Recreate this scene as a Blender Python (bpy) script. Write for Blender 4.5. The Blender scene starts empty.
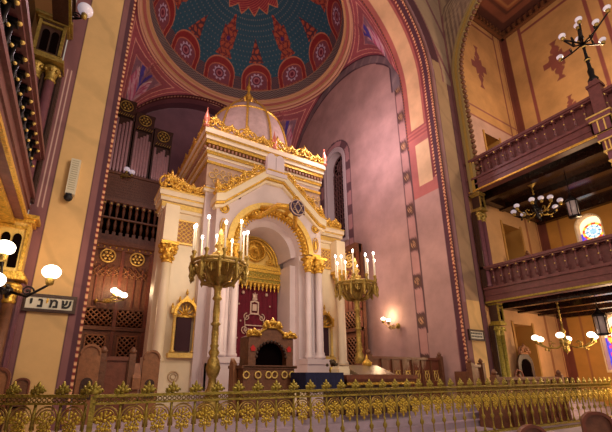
import bpy, math, random
from math import sin, cos, pi, sqrt, atan2, hypot, radians, degrees, floor
from mathutils import Matrix, Vector, Euler
random.seed(7)
sc = bpy.context.scene
col = sc.collection

# ------------------------------------------------------------------ camera
EYE = 1.55
PITCH, YAW = math.atan(110.7/366), radians(30.3)
cam_data = bpy.data.cameras.new('camera')
cam_data.sensor_fit = 'HORIZONTAL'
cam_data.sensor_width = 36.0
cam_data.lens = 36.0*366/612
cam_data.shift_x = (306-293)/612
cam_data.shift_y = (263-216)/612
cam_data.clip_end = 200
cam = bpy.data.objects.new('camera', cam_data)
cam.location = (0, 0, EYE)
cam.rotation_euler = Euler((pi/2+PITCH, 0, -YAW), 'XYZ')
col.objects.link(cam)
sc.camera = cam
sc.view_settings.view_transform = 'Standard'
sc.view_settings.look = 'None'
sc.view_settings.gamma = 1
sc.view_settings.use_curve_mapping = False
sc.view_settings.exposure = 0.0

# ------------------------------------------------------------------ world and main lights
world = bpy.data.worlds.new('world')
sc.world = world
world.use_nodes = True
world.node_tree.nodes['Background'].inputs[0].default_value = (1.0, 0.80, 0.66, 1)
world.node_tree.nodes['Background'].inputs[1].default_value = 0.37

def point(name, loc, power, color, radius=.3):
    l = bpy.data.lights.new(name, 'POINT')
    l.energy = power; l.color = color; l.shadow_soft_size = radius
    o = bpy.data.objects.new(name, l); o.location = loc
    col.objects.link(o)
    return o
WARM = (1.0, .68, .36)
# the big chandeliers of the nave, behind and above the photographer
point('nave_light', (5.5, 0.5, 9.5), 1050, (1.0, .82, .64), .8)
point('nave_light', (7.0, -7.0, 10.5), 1100, (1.0, .82, .64), .8)
point('nave_light', (3.0, 3.5, 6.0), 220, (1.0, .8, .56), .8)
# sanctuary: cool pink light under the dome, warm light near the ark
point('dome_light', (9.6, 12.0, 13.0), 560, (1.0, .74, .80), .4)
point('dome_light', (3.0, 11.6, 13.5), 330, (1.0, .74, .80), .4)
point('sanctuary_light', (10.9, 15.0, 6.0), 150, (1.0, .74, .60), .4)
# under and on the right gallery
point('gallery_light', (17.2, 5.4, 2.4), 420, WARM, .3)
point('gallery_light', (17.4, 5.6, 6.9), 200, WARM, .3)
point('gallery_light', (16.6, 4.2, 14.0), 620, (1.0, .72, .42), .5)

# ------------------------------------------------------------------ materials
def lin(c):
    out = []
    for v in c[:3]:
        v = v/255
        out.append(v/12.92 if v <= .04045 else ((v+.055)/1.055)**2.4)
    return tuple(out)
def mat(name, rgb, rough=.6, metal=0, noise=0, nscale=8, bump=0, bscale=30, emit=None, estr=0, attr=False, veins=0, coat=0, trans=0):
    m = bpy.data.materials.new(name); m.use_nodes = True
    nt = m.node_tree; b = nt.nodes['Principled BSDF']
    b.inputs['Roughness'].default_value = rough
    b.inputs['Metallic'].default_value = metal
    if coat: b.inputs['Coat Weight'].default_value = coat
    if trans: b.inputs['Transmission Weight'].default_value = trans
    c = lin(rgb)+(1,)
    b.inputs['Base Color'].default_value = c
    src = None
    if attr:
        a = nt.nodes.new('ShaderNodeAttribute'); a.attribute_name = 'Col'
        src = a.outputs['Color']
    tc = nt.nodes.new('ShaderNodeTexCoord')
    if noise or veins:
        n = nt.nodes.new('ShaderNodeTexNoise'); n.inputs['Scale'].default_value = nscale
        n.inputs['Detail'].default_value = 5; n.inputs['Roughness'].default_value = .6
        nt.links.new(tc.outputs['Object'], n.inputs['Vector'])
        r = nt.nodes.new('ShaderNodeMapRange')
        r.inputs['From Min'].default_value = .3; r.inputs['From Max'].default_value = .7
        r.inputs['To Min'].default_value = 1-noise; r.inputs['To Max'].default_value = 1+noise*.5
        nt.links.new(n.outputs['Fac'], r.inputs['Value'])
        mx = nt.nodes.new('ShaderNodeVectorMath'); mx.operation = 'SCALE'
        if src: nt.links.new(src, mx.inputs[0])
        else: mx.inputs[0].default_value = c[:3]
        nt.links.new(r.outputs['Result'], mx.inputs['Scale'])
        src = mx.outputs['Vector']
        if veins:
            w = nt.nodes.new('ShaderNodeTexWave'); w.inputs['Scale'].default_value = .4
            w.inputs['Distortion'].default_value = 7; w.inputs['Detail'].default_value = 3
            w.inputs['Detail Scale'].default_value = .9
            w.bands_direction = 'DIAGONAL'
            nt.links.new(tc.outputs['Object'], w.inputs['Vector'])
            r2 = nt.nodes.new('ShaderNodeMapRange')
            r2.inputs['From Min'].default_value = 0; r2.inputs['From Max'].default_value = .12
            r2.inputs['To Min'].default_value = 1-veins; r2.inputs['To Max'].default_value = 1
            nt.links.new(w.outputs['Fac'], r2.inputs['Value'])
            m2 = nt.nodes.new('ShaderNodeVectorMath'); m2.operation = 'SCALE'
            nt.links.new(src, m2.inputs[0]); nt.links.new(r2.outputs['Result'], m2.inputs['Scale'])
            src = m2.outputs['Vector']
    if src: nt.links.new(src, b.inputs['Base Color'])
    if bump:
        n2 = nt.nodes.new('ShaderNodeTexNoise'); n2.inputs['Scale'].default_value = bscale
        n2.inputs['Detail'].default_value = 3
        nt.links.new(tc.outputs['Object'], n2.inputs['Vector'])
        bp = nt.nodes.new('ShaderNodeBump'); bp.inputs['Strength'].default_value = bump
        bp.inputs['Distance'].default_value = .03
        nt.links.new(n2.outputs['Fac'], bp.inputs['Height'])
        nt.links.new(bp.outputs['Normal'], b.inputs['Normal'])
    if emit:
        b.inputs['Emission Color'].default_value = lin(emit)+(1,)
        b.inputs['Emission Strength'].default_value = estr
    if name == 'dark_recess': b.inputs['Specular IOR Level'].default_value = 0
    return m
M = dict(
    gold=mat('gold_leaf', (232,184,78), .36, .6, .5, 18, .5, 22),
    gold_pale=mat('pale_gold', (236,200,112), .45, .35, .2, 10, .4, 22),
    gold_old=mat('antique_gold', (164,144,58), .42, .5, .5, 16, .5, 25),
    brass=mat('aged_brass', (176,146,74), .45, .6, .4, 12, .5, 22),
    marble=mat('warm_white_marble', (236,220,192), .4, 0, .08, 1.5, 0),
    marble_lilac=mat('lilac_white_marble', (216,200,206), .4, 0, .08, 1.5, 0),
    paint=mat('painted_plaster', (200,160,120), .75, 0, .13, 1.3, 0, attr=True, veins=.13),
    paintw=mat('painted_wall', (200,160,120), .8, 0, .26, .7, 0, attr=True),
    fresco=mat('fresco', (200,160,120), .8, 0, .16, 6, 0, attr=True),
    wood=mat('carved_walnut', (118,74,50), .5, 0, .35, 9, .3, 14),
    wood_dark=mat('dark_walnut', (62,34,24), .45, 0, .35, 9, .3, 14),
    wood_red=mat('red_mahogany', (122,66,46), .4, 0, .3, 7, .2, 14),
    wood_pur=mat('purple_brown_wood', (110,62,62), .45, 0, .3, 7, .2, 14),
    wood_light=mat('oak', (150,98,62), .5, 0, .3, 9, .2, 14),
    beam=mat('glossy_dark_ceiling_wood', (46,26,18), .22, 0, .3, 5, 0),
    porphyry=mat('porphyry_shaft', (120,72,84), .4, 0, .25, 8),
    velvet=mat('burgundy_velvet', (104,8,38), .85, 0, .25, 5, .2, 20),
    blue=mat('navy_velvet', (26,28,66), .9, 0, .3, 8, .2, 20),
    silver=mat('silver_thread', (206,176,160), .5, .3),
    iron=mat('black_iron', (30,24,26), .4, .6, .2, 10),
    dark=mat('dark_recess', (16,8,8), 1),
    tin=mat('organ_pipe_metal', (206,168,172), .4, .25, .15, 6),
    globe=mat('lit_milk_glass', (255,250,240), .3, 0, emit=(255,240,215), estr=5.0),
    globe_off=mat('milk_glass', (225,215,222), .25, 0, emit=(225,215,235), estr=.25),
    flame=mat('candle_bulb', (255,245,230), .3, 0, emit=(255,240,220), estr=14.0),
    candle=mat('candle_wax', (238,226,208), .5, 0, emit=(255,225,180), estr=.25),
    glass=mat('lantern_glass', (190,176,176), .3, 0),
    ivory=mat('ivory_plate', (226,216,196), .5),
    ink=mat('black_ink', (20,16,20), .6),
    lattice=mat('grille_gilding', (236,196,110), .45, .4),
    grey=mat('cream_painted_metal', (216,206,182), .5),
    stone=mat('lilac_floor_stone', (184,164,180), .55, 0, .2, 3),
    red=mat('red_enamel', (190,26,24), .4),
    starm=mat('violet_enamel', (70,52,84), .4, .2),
    domem=mat('ark_dome_panel', (176,150,142), .5, .1, .2, 4),
)

# ------------------------------------------------------------------ object helpers
def props(o, label=None, cat=None, group=None, kind=None):
    if label: o['label'] = label
    if cat: o['category'] = cat
    if group: o['group'] = group
    if kind: o['kind'] = kind
    return o
ORI = {}
def thing(name, label, cat, loc=(0,0,0), rz=0, group=None, world=False):
    """Empty at the thing's base; world=True: its parts are written in world metres"""
    o = bpy.data.objects.new(name, None); col.objects.link(o)
    o.empty_display_size = .2
    o.location = loc; o.rotation_euler = (0, 0, rz)
    if world: ORI[o] = Vector(loc)
    return props(o, label, cat, group)
def dup(o, parent=None):
    c = o.copy(); col.objects.link(c)
    if parent is not None: c.parent = parent
    for ch in o.children: dup(ch, c)
    return c
def place(proto, used, loc, rz=0, label=None, group=None, scale=1):
    """first call uses the prototype itself, later calls copy it"""
    r = proto if not used else dup(proto)
    used.append(1)
    r.location = loc; r.rotation_euler = (0, 0, rz)
    if scale != 1: r.scale = (scale,)*3
    if label: r['label'] = label
    if group: r['group'] = group
    return r

class MB:
    def __init__(s): s.v = []; s.f = []; s.mi = []; s.T = Matrix.Identity(4); s.m = 0; s.sm = []; s.smooth = False
    def add(s, vs, fs, smooth=None):
        b = len(s.v)
        s.v += [s.T @ Vector(p) for p in vs]
        for f in fs:
            s.f.append([b+i for i in f]); s.mi.append(s.m); s.sm.append(s.smooth if smooth is None else smooth)
        return s
    def box(s, c, d, rz=0, taper=1):
        x, y, z = d[0]/2, d[1]/2, d[2]/2
        R = Matrix.Rotation(rz, 3, 'Z')
        vs = []
        for zz, t in ((-z, 1), (z, taper)):
            for a, b in ((-x,-y),(x,-y),(x,y),(-x,y)):
                p = R @ Vector((a*t, b*t, zz)); vs.append((p.x+c[0], p.y+c[1], p.z+c[2]))
        return s.add(vs, [(3,2,1,0),(4,5,6,7),(0,1,5,4),(1,2,6,5),(2,3,7,6),(3,0,4,7)], False)
    def bx(s, x0, x1, y0, y1, z0, z1):
        return s.box(((x0+x1)/2,(y0+y1)/2,(z0+z1)/2), (abs(x1-x0),abs(y1-y0),abs(z1-z0)))
    def prism(s, pts, h, ax='Y'):
        """outline (a,b) extruded from h[0] to h[1] along axis"""
        n = len(pts); vs = []
        for d in h:
            for a, b in pts:
                vs.append((a, d, b) if ax == 'Y' else (d, a, b) if ax == 'X' else (a, b, d))
        fs = [tuple(range(n)), tuple(range(2*n-1, n-1, -1))]
        for i in range(n):
            j = (i+1) % n; fs.append((i, j, n+j, n+i))
        return s.add(vs, fs, False)
    def ringprism(s, outer, inner, h, ax='Y', closed=False):
        """band between two matched outlines"""
        n = len(outer)
        def P(a, b, d): return (a, d, b) if ax == 'Y' else (d, a, b) if ax == 'X' else (a, b, d)
        vs = [P(*p, h[0]) for p in outer]+[P(*p, h[0]) for p in inner]+[P(*p, h[1]) for p in outer]+[P(*p, h[1]) for p in inner]
        fs = []
        for i in range(n if closed else n-1):
            j = (i+1) % n
            fs += [(i, j, n+j, n+i), (2*n+i, 3*n+i, 3*n+j, 2*n+j), (i, 2*n+i, 2*n+j, j), (n+i, n+j, 3*n+j, 3*n+i)]
        if not closed:
            fs += [(0, n, 3*n, 2*n), (n-1, 3*n-1, 4*n-1, 2*n-1)]
        return s.add(vs, fs, False)
    def lathe(s, prof, c=(0,0,0), n=12, a0=0, a1=2*pi):
        full = abs(a1-a0-2*pi) < 1e-6
        k = n if full else n+1
        vs = []; fs = []
        for r, z in prof:
            for i in range(k):
                a = a0+(a1-a0)*i/n
                vs.append((c[0]+r*cos(a), c[1]+r*sin(a), c[2]+z))
        for j in range(len(prof)-1):
            for i in range(n):
                i2 = (i+1) % k if full else i+1
                fs.append((j*k+i, j*k+i2, (j+1)*k+i2, (j+1)*k+i))
        if full:
            fs.append(tuple(range(k-1, -1, -1))); fs.append(tuple(range((len(prof)-1)*k, len(prof)*k)))
        return s.add(vs, fs, True)
    def tube(s, path, r, n=6, cap=True):
        P = [Vector(p) for p in path]; vs = []; fs = []
        up = None
        for i, p in enumerate(P):
            d = (P[min(i+1, len(P)-1)]-P[max(i-1, 0)])
            if d.length < 1e-9: d = Vector((0,0,1))
            d.normalize()
            if up is None: up = Vector((0,0,1)) if abs(d.z) < .9 else Vector((1,0,0))
            a = d.cross(up)
            if a.length < 1e-6: a = d.cross(Vector((0,1,0)))
            a.normalize(); b = a.cross(d).normalized(); up = b
            rr = r[i] if isinstance(r, (list, tuple)) else r
            for k in range(n):
                t = 2*pi*k/n; q = p+a*cos(t)*rr+b*sin(t)*rr
                vs.append(tuple(q))
        for i in range(len(P)-1):
            for k in range(n):
                k2 = (k+1) % n
                fs.append((i*n+k, i*n+k2, (i+1)*n+k2, (i+1)*n+k))
        if cap: fs += [tuple(range(n-1, -1, -1)), tuple(range((len(P)-1)*n, len(P)*n))]
        return s.add(vs, fs, True)
    def ball(s, c, r, n=10, sz=1, sy=1):
        m = max(4, n//2+1); prof = []
        vs = []; fs = []
        for j in range(m+1):
            t = pi*j/m
            for i in range(n):
                a = 2*pi*i/n
                vs.append((c[0]+r*sin(t)*cos(a), c[1]+r*sy*sin(t)*sin(a), c[2]-r*sz*cos(t)))
        for j in range(m):
            for i in range(n):
                i2 = (i+1) % n
                fs.append((j*n+i, j*n+i2, (j+1)*n+i2, (j+1)*n+i))
        return s.add(vs, fs, True)
    def torus(s, c, R, r, n=16, k=6, ax='Y', a0=0, a1=2*pi, sz=1):
        pts = []
        full = abs(a1-a0-2*pi) < 1e-6
        N = n if full else n
        for i in range(N+1):
            a = a0+(a1-a0)*i/N
            if ax == 'Y': pts.append((c[0]+R*cos(a), c[1], c[2]+R*sz*sin(a)))
            elif ax == 'X': pts.append((c[0], c[1]+R*cos(a), c[2]+R*sz*sin(a)))
            else: pts.append((c[0]+R*cos(a), c[1]+R*sin(a), c[2]))
        return s.tube(pts, r, k, cap=not full)
    def spiral(s, c, R, turns=1.4, r=.03, a0=0, flip=1, n=16, k=5, depth=0):
        """flat scroll in the X-Z plane"""
        pts = []; rr = []
        for i in range(n+1):
            t = i/n; a = a0+flip*turns*2*pi*t; q = R*(1-.82*t)
            pts.append((c[0]+q*cos(a), c[1]-depth*t, c[2]+q*sin(a))); rr.append(r*(1-.3*t))
        s.tube(pts, rr, k)
        return s.ball((c[0]+R*.12*cos(a), c[1]-depth, c[2]+R*.12*sin(a)), r*1.6, 6)
    def rosette(s, c, R, n=6, t=.03):
        """open flower disc in the X-Z plane"""
        s.torus(c, R, t, 20, 5)
        for i in range(n):
            a = 2*pi*i/n
            s.ball((c[0]+R*.55*cos(a), c[1], c[2]+R*.55*sin(a)), R*.24, 6)
        return s.ball(c, R*.24, 8)
    def build(s, name, mats, parent=None, kind=None, label=None, cat=None, group=None):
        me = bpy.data.meshes.new(name)
        off = ORI.get(parent)
        if off is None and parent is not None and parent.parent is not None: off = ORI.get(parent.parent)
        vs = [tuple(v-off) for v in s.v] if off is not None else [tuple(v) for v in s.v]
        me.from_pydata(vs, [], s.f)
        if not isinstance(mats, (list, tuple)): mats = [mats]
        for m in mats: me.materials.append(m)
        me.polygons.foreach_set('material_index', s.mi)
        me.polygons.foreach_set('use_smooth', s.sm)
        me.validate(); me.update()
        import bmesh
        bm = bmesh.new(); bm.from_mesh(me)
        bmesh.ops.recalc_face_normals(bm, faces=bm.faces)
        bm.to_mesh(me); bm.free()
        o = bpy.data.objects.new(name, me); col.objects.link(o)
        if parent is not None: o.parent = parent
        return props(o, label, cat, group, kind)
def one(mb, name, mats, label, cat, group=None):
    """a thing that is a single mesh: origin moved to its base"""
    lo = Vector((sum(v.x for v in mb.v)/len(mb.v), sum(v.y for v in mb.v)/len(mb.v), min(v.z for v in mb.v)))
    mb.v = [v-lo for v in mb.v]
    o = mb.build(name, mats, None, None, label, cat, group); o.location = lo
    return o

def painted(name, nu, nv, pos, colf, m, hole=None, kind='structure', thick=0):
    """surface sampled on a grid with its painted pattern stored per vertex"""
    vs = []; cs = []
    for j in range(nv+1):
        for i in range(nu+1):
            p = pos(i/nu, j/nv); vs.append(p); cs.append(colf(i/nu, j/nv, p))
    fs = []
    for j in range(nv):
        for i in range(nu):
            if hole and hole(pos((i+.5)/nu, (j+.5)/nv)): continue
            a = j*(nu+1)+i; fs.append((a, a+1, a+nu+2, a+nu+1))
    me = bpy.data.meshes.new(name); me.from_pydata(vs, [], fs)
    at = me.color_attributes.new('Col', 'FLOAT_COLOR', 'POINT')
    buf = []
    for c in cs:
        buf += list(lin(c))+[1]
    at.data.foreach_set('color', buf)
    me.polygons.foreach_set('use_smooth', [True]*len(me.polygons))
    me.materials.append(m); me.update()
    o = bpy.data.objects.new(name, me); col.objects.link(o)
    if kind: o['kind'] = kind
    return o
def mixc(a, b, t): return tuple(a[i]*(1-t)+b[i]*t for i in range(3))
def struct(mb, name, m): return mb.build(name, m, None, 'structure')

# palette of the painted walls
CREAM=(222,180,122); TAN=(206,158,112); PURP=(136,88,92); PURPD=(84,44,58); OLIVE=(164,132,104)
DOTR=(120,34,34); DOTC=(240,176,134); PINK=(184,146,142); ROSE=(168,70,78); ROSEL=(206,128,120); BANDG=(120,98,104)

# ================================================================== STRUCTURE
CX, R0, SPR = 6.475, 6.375, 15.4     # great arch of the sanctuary
XL, XR = -1.25, 14.5                 # gallery fronts
YB = 22.3                            # back of the sanctuary
f = MB(); f.bx(-9, 24, -8, 7.7, -.2, 0); struct(f, 'floor', M['stone'])
f = MB()
for k, (y, z) in enumerate(((7.7,.17),(8.05,.34),(8.4,.5))): f.bx(-9, 24, y, 9.2 if y < 8.4 else 24, z-.17 if k else -.2, z)
struct(f, 'floor', M['stone'])

# great arch: path u along the opening, outward distance v
def arch_pt(u):
    L1 = SPR; La = pi*R0*.95; L = 2*L1+La; s = u*L
    if s < L1: return (CX-R0, s, -1, 0)
    if s < L1+La:
        a = pi-(s-L1)/La*pi
        return (CX+R0*cos(a), SPR+R0*sin(a), cos(a), sin(a))
    return (CX+R0, L-s, 1, 0)
def front_pos(u, v):
    x, z, nx, nz = arch_pt(u)
    if nz == 0:
        w = (XR-.0-x) if nx > 0 else (x-XL)
    else:
        tx = ((XR-x)/nx if nx > 1e-6 else (x-XL)/(-nx) if nx < -1e-6 else 99)
        tz = (26-z)/nz if nz > 1e-6 else 99
        w = min(tx, tz)
    d = w*v**1.25 if nz else w*v
    return (x+nx*d, 9.0, z+nz*d)
def front_col(u, v, p):
    x, z = p[0], p[2]
    if z < SPR:
        d = (CX-R0-x) if x < CX else (x-CX-R0); s = z
    else:
        d = hypot(x-CX, z-SPR)-R0; s = SPR+atan2(z-SPR, abs(x-CX))*R0
    k = (s/.14) % 1
    if d < .055: return DOTC if .3 < k < .8 else DOTR
    if d < .16: return PURPD
    if x < CX:
        if d < .09: return (128,104,84)
        if d < .14: return PURPD
        if d < .29: return PURP
        if d < .31: return PURPD
        if x > -.93 and d < 1.2: return CREAM
        if x > -.95: return PURPD
        if 5.0 < z < 8.7 and (abs(x+1.03) < .012 or abs(x+1.12) < .012): return (226,186,176)
        if z < 3.2: return PURP
        return PURP
    if d < .42: return PURP if z < 4.3 or d < .28 else (150,110,120)
    if d < .44: return PURPD
    if z > SPR and d > 1.0:
        q = (x*1.0+z*.55)
        if abs((q/1.5) % 1-.5) < .07: return PURP
        if d < 1.1: return PURP
        return (168,140,118)
    if x < 14.16 and z < 16.5:
        return CREAM if z < 4.4 else OLIVE
    if x < 14.2: return PURPD
    return PURP
painted('wall_front', 1500, 64, front_pos, front_col, M['paint'])
def soff_pos(u, v):
    x, z, nx, nz = arch_pt(u); return (x, 9.0+1.7*v, z)
def soff_col(u, v, p):
    x, y, z = p; t = y-9
    s = z if z < SPR else SPR+atan2(z-SPR, abs(x-CX))*R0
    k = (s/.17) % 1
    if t < .085: return DOTC if .3 < k < .8 else DOTR
    if t < .26: return PURPD
    if z < 3.2 and x > CX: return PURP if t < .3 else PINK
    if .27 < t < .35 and z > 10: return DOTC if .3 < ((k+.5) % 1) < .8 else DOTR
    if t < .5 and z > 10: return (128,56,62)
    if t > 1.62: return ((150,84,40) if .3 < k < .7 else (92,48,54)) if z > 12 else (92,60,64)
    if z > 13.0: return (226,182,138) if .62 < t < 1.4 else (176,96,88)
    if 12.4 < z: return (190,110,100) if ((z-12.4)*5) % 1 < .5 else (160,84,84)
    if 9.9 < z < 12.1 and .5 < t < 1.25: return (226,190,150)
    if 9.4 < z: return (180,104,100)
    return PINK
painted('trim_1', 1500, 40, soff_pos, soff_col, M['paintw'])

# ---- square room behind the arch: X .1..12.85, Y 10.7..21.5, springing 14.8
X0, X1, Y0, Y1, SP2 = .1, 12.85, 10.7, YB, 16.1
CY = (Y0+Y1)/2
def wall_h(t):   # height of lunette arch above springing, t in -1..1
    t = min(1, abs(t)); return 5.05*sqrt(1-t*t)
def rw_pos(u, v):
    y = Y0+(Y1-Y0)*u; top = SP2+wall_h((y-CY)/(Y1-CY))
    return (X1, y, top*v)
WY, WR, WZ = 16.7, 1.05, 14.55    # round headed window of the right wall
def inwin(p): 
    return abs(p[1]-WY) < WR and 9.2 < p[2] and (p[2] < WZ or hypot(p[1]-WY, p[2]-WZ) < WR)
def rw_col(u, v, p):
    y, z = p[1], p[2]
    top = SP2+wall_h((y-CY)/(Y1-CY)); 
    e = min(top-z if z > 11 else 9, 9)
    if z > SP2: e = min(e, (1-abs((y-CY)/(Y1-CY)))*5.8)
    if e < .09: return PURPD
    if e < .62:
        return (132,112,118) if ((y*1.1+z*.9)/1.1) % 1 < .75 else (150,128,130)
    if e < .72: return (84,58,70)
    # strip with square ornaments by the arch
    t = y-Y0
    if t < .5:
        if t < .05 or t > .44: return (88,56,62)
        q = (z/1.75) % 1
        if q < .3:
            r = hypot(t-.25, (q-.15)*1.75)*1.25
            return (200,150,110) if r < .07 or .13 < r < .17 else (96,64,56)
        if q < .34 or q > .96: return (88,56,62)
        return (188,140,136)
    # band round the window
    d = abs(y-WY) if z < WZ else hypot(y-WY, z-WZ)
    if WR+.05 < d < WR+.55 and z > 8.6:
        if d < WR+.13 or d > WR+.47: return (86,56,66)
        q = ((z if z < WZ else WZ+atan2(z-WZ, abs(y-WY)+1e-6)*WR)/1.5) % 1
        return (104,70,76) if q < .4 else (176,128,130)
    if z < 1.0: return (120,70,60)
    return PINK
painted('wall_right', 220, 300, rw_pos, rw_col, M['paintw'], hole=inwin)
# left wall of the sanctuary
painted('wall_left', 20, 20, lambda u, v: (X0, Y0+(Y1-Y0)*u, v*(SP2+wall_h((Y0+(Y1-Y0)*u-CY)/(Y1-CY)))), lambda u, v, p: PINK, M['paintw'])
# back: deep organ recess under its own arch
def back_top(x): return 14.6+6.3*sqrt(max(0, 1-((x-CX)/6.375)**2))
def bs_pos(u, v):
    x = X0+(X1-X0)*u; return (x, YB+1.6*v, back_top(x))
def bs_col(u, v, p):
    k = (u*60) % 1
    if v < .10: return (92,36,40)
    if v < .2: return (196,140,110) if k < .45 else (96,40,44)
    if v < .3: return (92,36,40)
    return (126,74,80) if v < .6 else (96,56,66)
painted('ceiling', 300, 30, bs_pos, bs_col, M['paintw'])
painted('wall_back', 40, 40, lambda u, v: (X0+(X1-X0)*u, YB+1.6, v*back_top(X0+(X1-X0)*u)),
        lambda u, v, p: (132,96,108) if p[2] > 9 else (110,70,66), M['paintw'])

# ---- pendentives between ring and the four arches, then cornice ring and dome
DCX, DCY, DR, RZ = 6.5, 16.45, 6.28, 21.0
def perim(a):
    dx, dy = cos(a), sin(a)
    hx = (X1-DCX) if dx > 0 else (DCX-X0); hy = (Y1-DCY) if dy > 0 else (DCY-Y0)
    t = min(hx/abs(dx) if abs(dx) > 1e-6 else 99, hy/abs(dy) if abs(dy) > 1e-6 else 99)
    x, y = DCX+dx*t, DCY+dy*t
    if hx/max(abs(dx), 1e-6) <= hy/max(abs(dy), 1e-6):
        z = SP2+wall_h((y-CY)/(Y1-CY)); tt = (y-CY)/(Y1-CY)
    elif dy > 0: z = back_top(x); tt = (x-CX)/(X1-CX)
    else: z = max(SP2+wall_h((x-CX)/(X1-CX)), SPR+sqrt(max(0, R0**2-(x-CX)**2))-.0); tt = (x-CX)/(X1-CX)
    return x, y, z
def pen_pos(u, v):
    a = 2*pi*u; x, y, z = perim(a)
    rx, ry = DCX+DR*cos(a), DCY+DR*sin(a)
    w = v
    b = .0
    return (rx+(x-rx)*w, ry+(y-ry)*w, RZ-.1+(z-RZ+.1)*(1-(1-w)**1.4 if False else w**1.25))
def pen_col(u, v, p):
    a = 2*pi*u; x, y, z = perim(a)
    L = hypot(x-DCX, y-DCY)-DR; L = hypot(L, z-RZ)
    d0 = v*L; d1 = (1-v)*L
    m = min(d0, d1)
    # distance from the edge toward the corner axis
    ca = min(abs(((degrees(a)-c+180) % 360)-180) for c in (degrees(atan2(Y1-DCY, X1-DCX)), degrees(atan2(Y1-DCY, X0-DCX)), degrees(atan2(Y0-DCY, X1-DCX)), degrees(atan2(Y0-DCY, X0-DCX))))
    if m < .16: return (152,74,84)
    if m < .22: return (222,150,130)
    if m < .5: return (168,84,90)
    if m < .56: return (226,160,140)
    if m < .95: return (152,78,86)
    if m < 1.02: return (200,130,120)
    # field
    if L > 3.2:
        r = hypot((ca/60)*4.2, d1-L*.42)
        if r < .16: return (210,150,170)
        if r < .55: return (186,84,120) if cos(8*atan2(ca/60*4.2, d1-L*.42))+cos(r*22) > 0 else (206,156,170)
        if r < .62: return (226,190,190)
        r2 = hypot((ca/60)*4.2, d1-L*.42-1.0)
        if r2 < .3: return (76,60,150)
    s = sin(ca*.9+d1*5)*sin(d1*7)
    return (138,96,112) if s < .55 else (170,120,128)
painted('ceiling', 720, 60, pen_pos, pen_col, M['fresco'])
# ring cornice
ringp = [(DR+.02, -.12), (DR-.05, -.02), (DR-.05, .10), (DR-.18, .16), (DR-.2, .3), (DR-.36, .38), (DR-.38, .5), (DR-.5, .56), (DR-.52, .62)]
rc = MB(); k = 128
vs = []; fs = []
for j, (r, z) in enumerate(ringp):
    for i in range(k): vs.append((DCX+r*cos(2*pi*i/k), DCY+r*sin(2*pi*i/k), RZ+z))
for j in range(len(ringp)-1):
    rc.m = (0, 1, 0, 2, 1, 0, 2, 0)[j]
    for i in range(k):
        pass
rc.v = [Vector(v) for v in vs]
for j in range(len(ringp)-1):
    for i in range(k):
        i2 = (i+1) % k; rc.f.append([j*k+i, j*k+i2, (j+1)*k+i2, (j+1)*k+i]); rc.mi.append((0,1,0,2,1,0,2,0)[j]); rc.sm.append(False)
struct(rc, 'trim_2', [mat('ring_tan', (222,170,136), .6), mat('ring_rose', (180,104,92), .6), mat('ring_gold', (206,160,110), .5)])
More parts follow.
